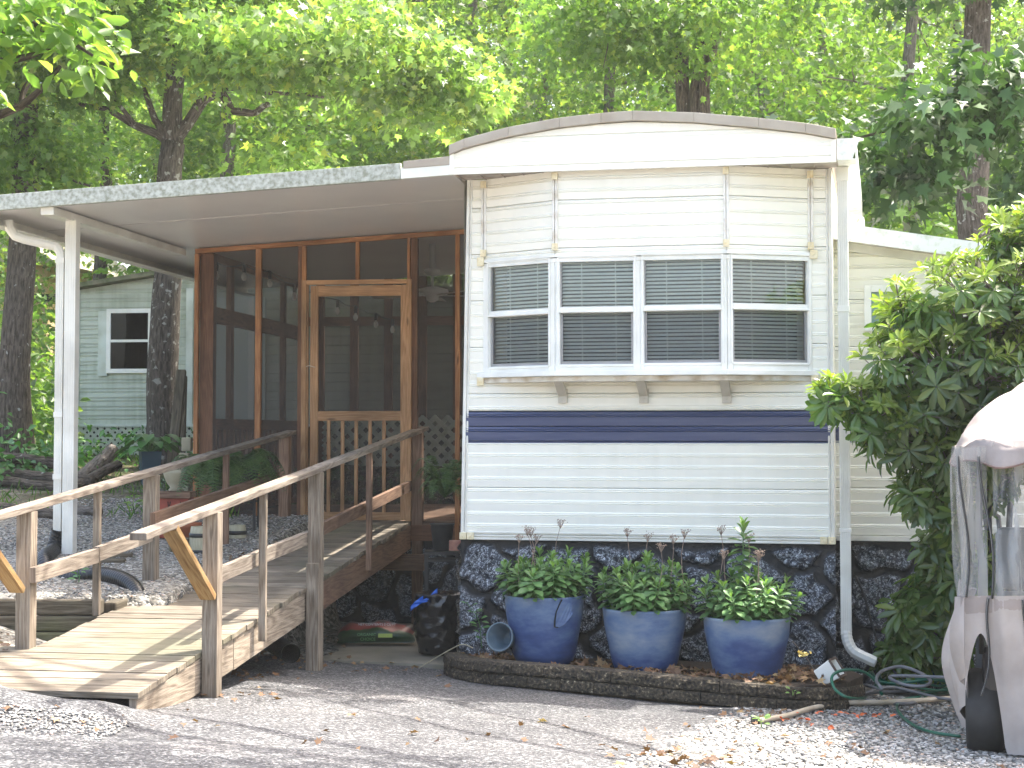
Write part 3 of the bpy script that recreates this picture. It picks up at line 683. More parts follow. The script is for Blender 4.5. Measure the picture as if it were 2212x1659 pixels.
# ------------------------------------------------------------ carport roof and screened porch
porch = thing("screened_porch", "screened porch of orange pine studs under a white carport roof beside the home", "porch", tuple(G.W(-1.2, VP_, ZF)))
zL = G.hit(0, 455, 0)[1]; uL_ = G.hit(0, 455, 0)[0]; zR = G.hit(975, 379, 0)[1]
m_ = (zR - zL) / (0 - uL_)
zc_at = lambda u: zR + m_ * u
uE = G.hit(-60, 460, 0)[0]                        # outer eave, just outside the photo
BK = VP_ + 3.9
mb = MB()
Z = Vector((0, 0, 1))
p = [G.W(uE, 0.02, zc_at(uE) + .012), G.W(.0, .02, zc_at(0) + .012), G.W(.0, BK, zc_at(0) + .012), G.W(uE, BK, zc_at(uE) + .012)]
mb.prism(p, Z * .075); 
mb.build("roof_panel", M['ceiling'], porch)
mb = MB()
for k in (3,):                            # joints of the ceiling panels run across
    v_ = k * .41; mb.bar(G.W(uE + .05, v_, zc_at(uE) + .011), G.W(-.02, v_, zc_at(0) + .011), .006, .003)
mb.build("ceiling_joint", plain("joint", (.55, .52, .5)), porch)
us_ = G.hit(867, 385, 0)[0]
mb = MB(); a = G.W(uE, -.03, zc_at(uE)); b = G.W(us_, -.03, zc_at(us_)); mb.prism([a, b, b + Z * .112, a + Z * .112], G.v * .05); mb.build("fascia", M['fascia'], porch, bevel=.003)
mb = MB(); a = G.W(us_ + .002, -.03, zc_at(us_)); b = G.W(.0, -.03, zc_at(0)); mb.prism([a, b, b + Z * .072, a + Z * .072], G.v * .05); mb.build("fascia_end", M['white'], porch, bevel=.003)
mb = MB(); a = G.W(us_ + .02, -.036, zc_at(us_) + .072); b = G.W(.0, -.036, zc_at(0) + .072); mb.prism([a, b, b + Z * .06, a + Z * .05], G.v * .05); mb.build("flashing", M['roofmetal'], porch, bevel=.003)
# eave gutter along the low side
mb = MB(); ue = uE + .125
mb.fb(G, ue - .12, ue - .115, -.02, BK, zc_at(uE) - .07, zc_at(uE) + .09); mb.fb(G, ue - .115, ue, -.02, BK, zc_at(uE) - .07, zc_at(uE) - .062); mb.build("gutter", M['white_metal'], porch)
# posts and beam of the carport
uc0, zbm = G.hit(144, 481, .45); uc1, _ = G.hit(171, 481, .45)
cw = .085
VC = .45; ucm = (uc0 + uc1) / 2
zcb = high(12.6) - .03
mb = MB(); mb.fb(G, ucm - cw / 2, ucm + cw / 2, VC - cw / 2, VC + cw / 2, zcb, zbm + .02)
for k in range(4): mb.fb(G, ucm - .034 + k * .019, ucm - .028 + k * .019, VC - cw / 2 - .003, VC - cw / 2 + .001, zcb, zbm)
mb.build("column", M['white_metal'], porch, bevel=.006)
mb = MB(); bt = zc_at(ucm)
mb.fb(G, ucm - .07, ucm + .03, .02, VP_, zbm + .005, bt + .005); mb.build("carport_beam", M['white_metal'], porch, bevel=.004)
# downspout with its curved top, beside the column
mb = MB()
ug0, zg_ = G.hit(18, 485, .35); us0, _ = G.hit(131, 700, .45)
pts = [G.W(ug0, .35, zg_ + .03), G.W(ug0 + .01, .35, zg_ - .03), G.W(ug0 + .05, .36, zg_ - .085), G.W(ug0 + .12, .38, zg_ - .11)]
tgt = G.W(us0, .45, 0)
k0 = G.W(us0 - .12, .44, zg_ - .14); pts += [k0, G.W(us0 - .04, .45, zg_ - .16), G.W(us0 - .005, .45, zg_ - .21), G.W(us0, .45, zg_ - .29)]
sm_pts = []
for i in range(len(pts) - 1):
    for t in range(4): sm_pts.append(pts[i].lerp(pts[i + 1], t / 4))
sm_pts.append(pts[-1])
mb.tube(sm_pts, .036, 10, cap=False); 
zl = G.hit(115, 1147, .45)[1]
mb.fb(G, us0 - .03, us0 + .03, .42, .48, zl, zg_ - .28)
for k in range(3): mb.fb(G, us0 - .022 + k * .018, us0 - .017 + k * .018, .416, .421, zl, zg_ - .3)
for py in (563, 896, 1030):
    z_ = G.hit(130, py, .45)[1]; mb.fb(G, us0 - .035, us0 + .035, .413, .487, z_ - .02, z_ + .02)
mb.build("downspout", M['white_metal'], porch, bevel=.004)
# front wall of the porch
def pu(px, py=800, v=None): return G.hit(px, py, VP_ if v is None else v)[0]
def pz(py, px=770): return G.hit(px, py, VP_)[1]
uPL = pu(421); uPR = pu(1012); 
mb = MB(); a = G.W(uPL, VP_, zc_at(uPL) - .022); b = G.W(uPR, VP_, zc_at(uPR) - .022); mb.bar(a, b, .05, .042); mb.build("top_plate", M['cedar'], porch, bevel=.003)
def stud(px0, px1, py0, py1, mat='cedar', dv=0.0, th=.045, par=None, name="stud"):
    m = MB(); u0, u1 = pu(px0), pu(px1); um = (u0 + u1) / 2
    z1 = pz(py1, px0) if py1 else ZF - .16
    z0 = pz(py0, px0) if py0 else zc_at(um) - .045
    m.fb(G, u0, u1, VP_ - th / 2 + dv, VP_ + th / 2 + dv, z1, z0); return m.build(name, M[mat], par or porch, bevel=.002)
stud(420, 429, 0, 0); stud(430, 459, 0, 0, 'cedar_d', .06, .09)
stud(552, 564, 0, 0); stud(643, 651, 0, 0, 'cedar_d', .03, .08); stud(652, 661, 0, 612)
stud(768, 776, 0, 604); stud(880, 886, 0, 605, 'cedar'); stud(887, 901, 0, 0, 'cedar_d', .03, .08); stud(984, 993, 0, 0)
mb = MB()
for (a, b) in ((459, 552), (564, 643), (661, 768), (776, 880), (901, 984), (993, 1010)):
    ua_, ub_ = pu(a), pu(b); zz0 = ZF - .02 if a not in (661, 776) else pz(604)
    mb.quad(G.W(ua_, VP_ + .012, zz0), G.W(ub_, VP_ + .012, zz0), G.W(ub_, VP_ + .012, zc_at(ub_) - .04), G.W(ua_, VP_ + .012, zc_at(ua_) - .04))
mb.build("insect_screen", M['mesh'], porch)
# door
dj0, dj1 = pu(653), pu(890); dz1 = pz(605, 770)
mb = MB(); mb.fb(G, dj0, dj0 + .045, VP_ - .045, VP_ + .0, ZF, dz1); mb.fb(G, dj1 - .045, dj1, VP_ - .045, VP_ + .0, ZF, dz1); mb.fb(G, dj0 + .045, dj1 - .045, VP_ - .045, VP_, dz1 - .04, dz1)
mb.fb(G, dj0 + .045, dj0 + .06, VP_ - .03, VP_, ZF, dz1 - .04)
mb.build("door_frame", M['honey'], porch, bevel=.003)
L0, L1 = pu(672), pu(881); o0, o1 = pu(689, 760), pu(867, 760); zt_ = dz1 - .05; zo1 = pz(640); zm_1 = pz(888); zm_0 = pz(909); zo0 = pz(1106); zbt = ZF + .01
mb = MB(); v0_, v1_ = VP_ - .035, VP_ - .004
mb.fb(G, L0, o0, v0_, v1_, zbt, zt_); mb.fb(G, o1, L1, v0_, v1_, zbt, zt_); mb.fb(G, o0, o1, v0_, v1_, zo1, zt_); mb.fb(G, o0, o1, v0_, v1_, zm_0, zm_1); mb.fb(G, o0, o1, v0_, v1_, zbt, zo0)
door = mb.build("screen_door", M['honey'], porch, bevel=.003)
for px in (711, 741, 770.5, 800.5, 830.5):
    m = MB(); u_ = pu(px, 1000); m.fb(G, u_ - .014, u_ + .014, v0_ + .003, v1_ - .003, zo0, zm_0); m.build("baluster", M['honey'], door)
m = MB(); m.quad(G.W(o0, v1_ - .002, zo0), G.W(o1, v1_ - .002, zo0), G.W(o1, v1_ - .002, zo1), G.W(o0, v1_ - .002, zo1)); m.build("door_screen", M['mesh'], door)
m = MB(); hz = pz(792); hu = pu(672); m.tube([G.W(hu - .03, v0_ - .02, hz), G.W(hu + .0, v0_ - .03, hz + .01), G.W(hu + .04, v0_ - .03, hz - .004), G.W(hu + .045, v0_, hz - .004)], .005, 6); m.build("latch", plain("brass_latch", (.5, .42, .3), None, .4, metal=.8), door)
# floor, rim and skirting under the porch
mb = MB(); 
for k in range(26):
    v_ = VP_ + .02 + k * .146; mb.fb(G, uPL - .02, uPR + .1, v_, v_ + .14, ZF - .03, ZF)
mb.build("floor", M['brown_wood'], porch)
mb = MB(); mb.fb(G, uPL - .02, uPR + .05, VP_ - .02, VP_ + .02, ZF - .17, ZF - .032); mb.build("rim_board", M['cedar_d'], porch, bevel=.003)
stonewall("stone_skirting", G, pu(640), pu(1020), VP_ + .06, -.45, ZF - .10, porch, 12)
# inside: left side wall of posts, rails and a framed opening; back wall
IV = VP_ + 3.7
mb = MB()
side_posts = [(VP_ + .95, .10), (VP_ + 1.9, .09), (VP_ + 2.8, .09), (IV, .10)]
for v_, w_ in side_posts:
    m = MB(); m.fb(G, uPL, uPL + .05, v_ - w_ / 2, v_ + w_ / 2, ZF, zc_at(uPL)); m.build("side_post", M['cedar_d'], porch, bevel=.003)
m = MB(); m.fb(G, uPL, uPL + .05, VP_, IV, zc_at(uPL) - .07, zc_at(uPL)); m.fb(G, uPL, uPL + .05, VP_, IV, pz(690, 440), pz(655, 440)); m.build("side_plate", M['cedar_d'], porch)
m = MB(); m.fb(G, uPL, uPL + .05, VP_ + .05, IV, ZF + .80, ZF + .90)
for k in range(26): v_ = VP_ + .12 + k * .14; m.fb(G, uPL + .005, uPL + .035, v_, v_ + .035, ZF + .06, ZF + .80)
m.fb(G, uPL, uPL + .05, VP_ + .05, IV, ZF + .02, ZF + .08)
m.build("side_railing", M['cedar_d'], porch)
for px in (0,):
    pass
n_ = 8
for k in range(n_):
    u_ = uPL + (uPR + .6 - uPL) * (k + .5) / n_; m = MB(); m.fb(G, u_ - .045, u_ + .045, IV, IV + .05, ZF, zc_at(u_)); m.build("rear_stud", M['cedar_d'], porch)
m = MB(); m.fb(G, uPL, uPR + .8, IV, IV + .05, ZF + 1.95, ZF + 2.05); m.build("rear_plate", M['cedar_d'], porch)
m = MB(); m.quad(G.W(uPL, IV + .06, ZF), G.W(uPR + .9, IV + .06, ZF), G.W(uPR + .9, IV + .06, zc_at(0)), G.W(uPL, IV + .06, zc_at(uPL) )); m.quad(G.W(uPL - .01, VP_, ZF), G.W(uPL - .01, IV, ZF), G.W(uPL - .01, IV, zc_at(uPL)), G.W(uPL - .01, VP_, zc_at(uPL)))
m.build("rear_screen", M['mesh'], porch)
def lattice(fr, u0, u1, v, z0, z1, sp=.075, w_=.022, th=.008, par=None, mat='white', name="lattice", base=None):
    m = MB(); Hh = z1 - z0
    for sgn in (1, -1):
        x = u0 - Hh
        while x < u1 + Hh:
            # strip from (x, z0) along 45 degrees
            a0 = x; b0 = x + sgn * Hh; za, zb_ = z0, z1
            pa, pb = [a0, za], [b0, zb_]
            if sgn > 0:
                if pa[0] < u0: pa[1] += (u0 - pa[0]); pa[0] = u0
                if pb[0] > u1: pb[1] -= (pb[0] - u1); pb[0] = u1
            else:
                if pa[0] > u1: pa[1] += (pa[0] - u1); pa[0] = u1
                if pb[0] < u0: pb[1] -= (u0 - pb[0]); pb[0] = u0
            if pb[1] - pa[1] > .02 and u0 - 1e-6 <= pa[0] <= u1 + 1e-6 and u0 - 1e-6 <= pb[0] <= u1 + 1e-6:
                vv = v + (.0045 if sgn > 0 else -.0045); m.bar(fr.W(pa[0], vv, pa[1]), fr.W(pb[0], vv, pb[1]), w_, th, fr.v)
            x += sp
    return m.build(name, M[mat], par)
lattice(G, pu(700, 900, IV), uPR + .8, IV - .03, ZF + .1, ZF + .95, .14, .05, .008, porch, 'siding_old', "rear_lattice")
# string lights under the ceiling, and the ceiling fan
def bulbs():
    t = thing("string_lights", "string of clear hanging bulbs on a black cord under the porch ceiling", "string lights", tuple(G.W(uPL + .2, VP_ + .3, zc_at(uPL) - .1)))
    path = []; spots = [(468, 595, .35), (527, 598, .8), (583, 612, 1.25), (636, 640, 1.7), (729, 672, 2.2), (768, 685, 2.6), (812, 700, 3.0), (848, 712, 3.3)]
    m = MB(); pts = []
    bl = plain("bulb_glass", (.7, .7, .66), None, .08, spec=1)
    for px, py, dv in spots:
        u_, z_ = G.hit(px, py, VP_ + dv); top = G.W(u_, VP_ + dv, z_ + .10); pts.append(top)
        b_ = MB(); b_.lathe(G.W(u_, VP_ + dv, z_), [(.004, .115), (.017, .11), (.018, .045), (.012, .04)], 10); so = b_.build("socket", M['black_plastic'], t, True)
        b_ = MB(); b_.lathe(G.W(u_, VP_ + dv, z_), [(.010, .04), (.026, .01), (.027, -.01), (.015, -.035), (.002, -.04)], 12); b_.build("bulb", bl, t, True)
    fine = []
    for i in range(len(pts) - 1):
        for k in range(6): s_ = k / 6; fine.append(pts[i].lerp(pts[i + 1], s_) + Vector((0, 0, .02 - .0 - .12 * s_ * (1 - s_))))
    m.tube(fine, .005, 5); m.build("cord", M['black_plastic'], t)
bulbs()
fu, fz = G.hit(934, 630, VP_ + .95); fv = VP_ + .95
fan = thing("ceiling_fan", "white ceiling fan hanging from the porch ceiling behind the screen", "ceiling fan", tuple(G.W(fu, fv, zc_at(fu))))
mb = MB(); zc2 = zc_at(fu) + .01
zt2 = G.hit(934, 585, fv)[1]; mb.lathe(G.W(fu, fv, 0), [(.03, zc2), (.03, zt2 + .02), (.075, zt2 + .015), (.08, zt2 - .015), (.05, zt2 - .04), (.012, zt2 - .045), (.012, fz + .05), (.05, fz + .045), (.145, fz + .02), (.155, fz - .01), (.14, fz - .03), (.06, fz - .045), (.055, fz - .08), (.02, fz - .10)], 28)
mb.build("motor", plain("fan_white", (.6, .6, .57)), fan, True)
for k in range(5):
    a = k * 2 * math.pi / 5 + .25; d = Vector((math.cos(a), math.sin(a), 0)); c = G.W(fu, fv, fz - .035)
    m = MB(); m.bar(c + d * .12, c + d * .22, .04, .008); m.bar(c + d * .2, c + d * .62, .12, .008, (0.12 * d.y, -.12 * d.x, 1)); m.build("blade", plain("fan_blade", (.42, .40, .36)), fan)

# ------------------------------------------------------------ the ramp
rp = thing("wooden_ramp", "weathered wooden wheelchair ramp with handrails climbing to the porch door", "ramp", tuple(Rm.W(-.5, 0, 0)))
RW = 1.0; sl = .0823
mb = MB(); s = 0.0; k = 0
while s < 6.42:
    jut = random.uniform(-.006, .012); j2 = random.uniform(-.006, .012); dz = random.uniform(-.002, .002)
    w_ = .141
    extra = .0
    a = Rm.W(-RW - j2 - (.25 if s < .9 else 0), s + w_ / 2, zd(s + w_ / 2) - .016 + dz); b = Rm.W(.0 + jut + extra, s + w_ / 2, zd(s + w_ / 2) - .016 + dz)
    mb.bar(a, b, w_ - .004, .032, (0, -sl, 1)); s += .147; k += 1
mb.build("deck", M['deck'], rp, bevel=.003)
def strg(u, s0, s1, th=.04, hgt=.185, name="stringer", mat='grey_wood', foot=False):
    m = MB(); pts = []
    n = 14
    top = [Rm.W(u, s0 + (s1 - s0) * i / n, zd(s0 + (s1 - s0) * i / n) - .036) for i in range(n + 1)]
    bot = []
    for p in top[::-1]:
        g_ = low(p.x, p.y) - .005; bot.append(Vector((p.x, p.y, max(p.z - hgt, min(g_, p.z - .012)) if foot else p.z - hgt)))
    V = []; 
    for q in top + bot: V.append(q)
    N2 = len(V); d = Rm.u * th; a = len(m.v)
    for q in V: m.v.append(tuple(q))
    for q in V: m.v.append(tuple(q + d))
    def sf(ids, uvs): m.f.append(tuple(ids)); m.uv.append(uvs)
    L_ = lambda i: (i if i <= n else 2 * n + 1 - i) * (s1 - s0) / n
    for i in range(n):
        b0, b1 = N2 - 1 - i, N2 - 2 - i
        for off, rev in ((0, False), (N2, True)):
            ids = [i + off, i + 1 + off, b1 + off, b0 + off]; uv_ = [(L_(q % N2), V[q % N2].z) for q in ids]
            if not rev: ids = ids[::-1]; uv_ = uv_[::-1]
            sf(ids, uv_)
    for i in range(N2):
        j = (i + 1) % N2; sf([i, j, j + N2, i + N2], [(L_(i), 0), (L_(j), 0), (L_(j), th), (L_(i), th)])
    return m.build(name, M[mat], rp)
strg(-.045, .02, 1.55, .04, .185, foot=True); strg(-RW + .005, .02, 6.4, .04, .185, foot=True, mat='brown_wood')
strg(-.045, 1.56, 3.4, .04, .19, foot=True); strg(-.045, 3.41, 6.42, .04, .20, mat='brown_wood'); strg(-.5, .3, 6.4, .04, .185, foot=True, mat='brown_wood')
def sv(px, py, u): return Rm.hitU(px, py, u)
# rails
r0 = sv(298, 1152, .045); r1 = sv(915, 921, .045)
l1 = sv(630, 921, -RW - .045)
lz = lambda s: r0[1] + (r1[1] - r0[1]) * (s - r0[0]) / (r1[0] - r0[0])
UPR = (0, -.09, 1)
def rail(u, s0, s1, mat, cut=()):
    st = [s0] + list(cut) + [s1]
    for a, b in zip(st[:-1], st[1:]):
        m = MB(); m.bar(Rm.W(u, a, lz(a) - .017), Rm.W(u, b - .002, lz(b) - .017 + random.uniform(-.003, .003)), .089, .037, UPR); m.build("handrail", M[mat], rp, bevel=.004)
sc1 = sv(583, 1050, .045)[0]; sc2 = sv(690, 1030, .045)[0]
rail(.045, r0[0], r1[0] + .03, 'rail_wood', (sc2,))
ls = sv(325, 1040, -RW - .045)[0]
rail(-RW - .045, r0[0] - .05, l1[0], 'rail_wood', (ls,))
def rpost(px, u, pyb, mat, w_=.089, block=None, su=0, hang=False):
    s_, zbot = sv(px, pyb, u); g_ = ground(*Rm.W(u, s_, 0).xy) - .03
    m = MB(); z0 = zbot if hang else min(zbot, g_) if True else g_
    if not hang: z0 = g_ if u > -.5 else g_
    m.bar(Rm.W(u, s_, z0), Rm.W(u, s_, lz(s_) - .037), w_, w_ if w_ > .05 else .038, Rm.v)
    m.build("post" if w_ > .05 else "baluster", M[mat], rp, bevel=.004)
    if block:
        z1 = sv(px, block, u)[1]; m = MB(); m.bar(Rm.W(u - .0, s_ - .066, g_), Rm.W(u, s_ - .066, z1), .089, .04, Rm.v); m.build("post_block", M[mat], rp, bevel=.004)
    return s_
UR = .047; UL = -RW - .047
rpost(457, UR, 1480, 'grey_wood'); rpost(681, UR, 1405, 'grey_wood', block=1215); rpost(902, UR, 1290, 'brown_wood')
rpost(55, UL, 1395, 'grey_wood'); rpost(325, UL, 1290, 'grey_wood', block=1262); rpost(615, UL, 1140, 'brown_wood')
rpost(567, UR - .0, 1385, 'grey_wood', .045, hang=True); rpost(797, UR, 1232, 'brown_wood', .045, hang=True)
rpost(208, UL, 1330, 'grey_wood', .045, hang=True); rpost(487, UL, 1200, 'brown_wood', .045, hang=True)
def mid(u, a, b, mat):
    s0, z0 = sv(a[0], a[1], u); s1, z1 = sv(b[0], b[1], u); m = MB(); m.bar(Rm.W(u, s0, z0), Rm.W(u, s1, z1), .038, .089); m.build("mid_rail", M[mat], rp, bevel=.003)
mid(UR - .065 + .13 * 0, (470, 1243), (569, 1200), 'rail_wood'); mid(UR - .065, (569.5, 1200), (692, 1150), 'rail_wood'); mid(UR - .065, (694, 1143), (912, 1036), 'brown_wood')
mid(UL + .065, (70, 1243), (208, 1200), 'rail_wood'); mid(UL + .065, (209, 1197), (325, 1155), 'rail_wood'); mid(UL + .065, (330, 1122), (600, 1030), 'brown_wood')
def brace(u, a, b):
    s0, z0 = sv(*a, u); s1, z1 = sv(*b, u); m = MB(); m.bar(Rm.W(u, s0, z0), Rm.W(u, s1, z1), .089, .038, Rm.v); m.build("brace", M['yellow_wood'], rp, bevel=.004)
brace(UR, (366, 1140), (450, 1290)); brace(UL, (-62, 1130), (38, 1275))
# landing beam at the top of the ramp
mb = MB(); mb.bar(Rm.W(-.3, 6.2, zd(6.2) - .32), Rm.W(.16, 6.2, zd(6.2) - .32), .04, .14); mb.build("landing_beam", M['brown_wood'], rp, bevel=.003)
# ------------------------------------------------------------ leaves
def T_fold(pts, fold=.12, droop=.0):
    "leaf outline (half) mirrored, folded along the midrib: returns verts, faces"
    n = len(pts); V = []
    for x, y in pts: V.append((x, 0, -droop * x * x))
    for x, y in pts: V.append((x, y, fold * y - droop * x * x)) 
    for x, y in pts: V.append((x, -y, fold * y - droop * x * x))
    F = []
    for i in range(n - 1):
        F.append((i, i + 1, n + i + 1, n + i)); F.append((i + 1, i, 2 * n + i, 2 * n + i + 1))
    return np.array(V), F
T_OVAL = T_fold([(0, .012), (.3, .20), (.65, .22), (1, .0)], .5, .1)
T_LANCE = T_fold([(0, .02), (.25, .09), (.6, .155), (.85, .11), (1, .01)], .45, .22)
T_SPOON = T_fold([(0, .04), (.35, .15), (.68, .25), (.9, .16), (1, .02)], .4, .16)
def ml():
    P = []; 
    for k in range(5):
        a = (k - 2) * R(52); r = (.60, .86, 1.08, .80, .66)[k]; P.append((r * .60 * math.cos(a) + .42, r * .60 * math.sin(a)))
        if k < 4: am = a + R(26); P.append((.22 * math.cos(am) + .42, .22 * math.sin(am)))
    P.append((.1, .05)); P.append((0, 0)); P.append((.1, -.05))
    return np.array([(x, y, .35 * abs(y) - .30 * x * x) for x, y in P]), [tuple(range(len(P)))]
T_MAPLE = ml()
T_DIA = (np.array([(0, 0, 0), (.45, .30, .05), (1, 0, -.05), (.45, -.30, .05)]), [(0, 1, 2, 3)])
def unit(a): return a / np.maximum(1e-9, np.linalg.norm(a, axis=-1, keepdims=True))
def leaves(name, pos, dr, nr, size, tpl, mat, parent=None, smooth=False, base=None, kind=None):
    TV, TF = tpl; n = len(pos); d = unit(np.asarray(dr, float)); nr = np.asarray(nr, float)
    y = unit(np.cross(nr, d)); z = np.cross(d, y); size = np.broadcast_to(size, (n,))
    V = pos[:, None, :] + size[:, None, None] * (TV[None, :, 0, None] * d[:, None, :] + TV[None, :, 1, None] * y[:, None, :] + TV[None, :, 2, None] * z[:, None, :])
    o = fastmesh(name, V, TF, len(TV), n, mat, parent, smooth, None, base)
    return o
def sprays(centers, per, rad, out_c, r_, flat=.28, up=.9, droop=.35):
    "leaf positions, directions and normals in flattened sprays round each centre"
    n = len(centers); k = n * per
    C = np.repeat(centers, per, 0); tilt = np.repeat(unit(r_.normal(0, .28, (n, 3)) + np.array([0, 0, 1])), per, 0)
    off = r_.normal(0, 1, (k, 3)); off -= tilt * (off * tilt).sum(1, keepdims=True)
    off = unit(off) * np.sqrt(r_.random((k, 1))) * np.repeat(rad * r_.uniform(.6, 1.3, n), per)[:, None]
    pos = C + off + tilt * r_.normal(0, flat * rad, (k, 1)); 
    dr = unit(off + r_.normal(0, .35 * rad, (k, 3))); dr[:, 2] -= droop
    nr = tilt * up + r_.normal(0, .55, (k, 3))
    return pos, dr, nr
M['leaf_maple'] = leafmat('maple_leaf', (.09, .16, .04), (.16, .25, .065), .5, .38, (.28, .32, .06), 1.8)
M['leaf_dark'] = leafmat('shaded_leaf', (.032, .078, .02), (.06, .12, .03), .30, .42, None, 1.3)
M['leaf_mid'] = leafmat('mid_leaf', (.085, .16, .035), (.145, .24, .05), .5, .45, (.20, .26, .05), 1.8)
M['leaf_far'] = leafmat('far_leaf', (.12, .20, .06), (.21, .29, .09), .55, .5, (.32, .34, .10), 1.9)
M['rhodo'] = leafmat('rhododendron_leaf', (.07, .14, .03), (.12, .21, .045), .40, .24, (.22, .30, .06), 1.5, .75)
M['rhodo_new'] = leafmat('young_rhododendron_leaf', (.16, .25, .04), (.26, .33, .06), .35, .3, None, 1.4)
M['sedum'] = leafmat('sedum_leaf', (.10, .20, .065), (.15, .27, .095), .28, .42, None, 1.3)
M['sedum_tip'] = leafmat('sedum_tip', (.16, .30, .07), (.22, .36, .08), .3, .42, None, 1.3)
M['fern'] = leafmat('fern_leaf', (.035, .085, .022), (.08, .15, .04), .3, .5, None, 1.4)
M['hosta'] = leafmat('hosta_leaf', (.05, .15, .035), (.09, .22, .05), .3, .4, None, 1.4)
M['dryleaf'] = leafmat('dry_leaf', (.10, .05, .025), (.22, .12, .06), .2, .7, (.36, .25, .12), 1.0)
M['shrub'] = leafmat('shrub_leaf', (.04, .10, .02), (.09, .19, .03), .4, .45, (.20, .30, .04), 1.6)
def bark_mat(name, ca, cb, lich, amt):
    m, n, b = newmat(name); b.inputs['Roughness'].default_value = .9; b.inputs['Specular IOR Level'].default_value = .15
    uv = N(n, 'ShaderNodeUVMap'); mp = N(n, 'ShaderNodeMapping'); mp.inputs[3].default_value = (5, 26, 1); n.links.new(uv.outputs[0], mp.inputs[0])
    nz = N(n, 'ShaderNodeTexNoise'); nz.inputs['Scale'].default_value = 1.6; nz.inputs['Detail'].default_value = 8; nz.inputs['Roughness'].default_value = .65; n.links.new(mp.outputs[0], nz.inputs[0])
    r = ramp(n, nz.outputs[0], [(.36, ca), (.62, cb)])
    tc = N(n, 'ShaderNodeTexCoord'); n2 = N(n, 'ShaderNodeTexNoise'); n2.inputs['Scale'].default_value = 15; n2.inputs['Detail'].default_value = 5; n.links.new(tc.outputs['Object'], n2.inputs[0])
    r2 = ramp(n, n2.outputs[0], [(amt, 0), (amt + .05, .85)])
    mx = N(n, 'ShaderNodeMixRGB'); n.links.new(r2.outputs[0], mx.inputs[0]); n.links.new(r.outputs[0], mx.inputs[1]); mx.inputs[2].default_value = c4(lich); n.links.new(mx.outputs[0], b.inputs[0])
    bp = N(n, 'ShaderNodeBump'); bp.inputs[0].default_value = 1; bp.inputs[1].default_value = .04; n.links.new(nz.outputs[0], bp.inputs['Height']); n.links.new(bp.outputs[0], b.inputs['Normal']); return m
M['bark'] = bark_mat('oak_bark', (.035, .028, .021), (.15, .125, .10), (.36, .37, .34), .66)
M['bark2'] = bark_mat('pale_bark', (.07, .06, .05), (.24, .21, .18), (.40, .42, .36), .66)
M['bark_l'] = bark_mat('lichen_bark', (.035, .028, .021), (.14, .12, .10), (.33, .33, .29), .60)
def bend(a, b, n, amp, r_):
    a = np.array(a, float); b = np.array(b, float); L = np.linalg.norm(b - a); P = []
    o1 = r_.normal(0, amp * L, 3); o2 = r_.normal(0, amp * L * .5, 3)
    for i in range(n + 1):
        t = i / n; P.append(a + (b - a) * t + o1 * math.sin(math.pi * t) + o2 * math.sin(2 * math.pi * t))
    return P
def trunk_pts(pts, r0, r1, flare=1.5):
    n = len(pts); return [(r0 + (r1 - r0) * i / (n - 1)) * (1 + (flare - 1) * max(0, 1 - i / (n - 1) * 7)) for i in range(n)]
def tree(label, base, path, r0, r1, crown, seed, leafm='leaf_maple', tpl=T_MAPLE, size=.13, ncl=260, per=40, spray=.55, bark='bark', limbs=8, group="trees of the wood behind the home", extra=None, cat="tree", name="maple_tree", limb_r=.3, dens_low=0.0, lmin=.45):
    "path: points of the trunk; crown: list of (centre, radii)"
    r_ = np.random.default_rng(seed); base = tuple(base)
    t = thing(name, label, cat, base, group)
    P = []
    for a, b in zip(path[:-1], path[1:]): P += bend(a, b, 6, .012, r_)[:-1]
    P.append(np.array(path[-1], float)); m = MB(); m.tube(P, trunk_pts(P, r0, r1), 14)
    m.build("trunk", M[bark], t, True)
    m = MB(); C = []
    tot = sum(c[1][0] * c[1][1] * c[1][2] for c in crown)
    for c, rad in crown:
        k = max(6, int(ncl * c_w(rad) / sum(c_w(q[1]) for q in crown)))
        u = unit(r_.normal(0, 1, (k, 3))) * (r_.random((k, 1)) ** .45); C.append(np.array(c) + u * np.array(rad))
        for j in range(int(limbs / len(crown))):
            e = np.array(c) + unit(r_.normal(0, 1, 3)) * np.array(rad) * r_.uniform(.5, .9)
            s = P[int(len(P) * r_.uniform(lmin, .98)) - 1]
            if e[2] < s[2] + .1: e[2] = s[2] + .3 * abs(e[2] - s[2]) * .5
            q = bend(s, e, 8, .07, r_); m.tube(q, [r1 * limb_r * 1.6 * (1 - .85 * i / 8) + .006 for i in range(9)], 7)
            for _ in range(3):
                i = r_.integers(3, 8); e2 = q[i] + r_.normal(0, .6, 3) * spray * 2; m.tube(bend(q[i], e2, 4, .08, r_), [.016 * (1 - .7 * i2 / 4) for i2 in range(5)], 5)
    if extra:
        for q, ra, rb in extra:
            q = [np.array(x, float) for x in q]; Q = []
            for a, b in zip(q[:-1], q[1:]): Q += bend(a, b, 4, .03, r_)[:-1]
            Q.append(q[-1]); m.tube(Q, [ra + (rb - ra) * i / (len(Q) - 1) for i in range(len(Q))], 9)
    if len(m.v): m.build("limb", M[bark], t, True)
    C = np.concatenate(C); pos, dr, nr = sprays(C, per, spray, None, r_)
    leaves("crown", pos, dr, nr, size * r_.uniform(.6, 1.25, len(pos)), tpl, M[leafm], t)
    return t
def c_w(r): return (r[0] * r[1] * r[2]) ** .67

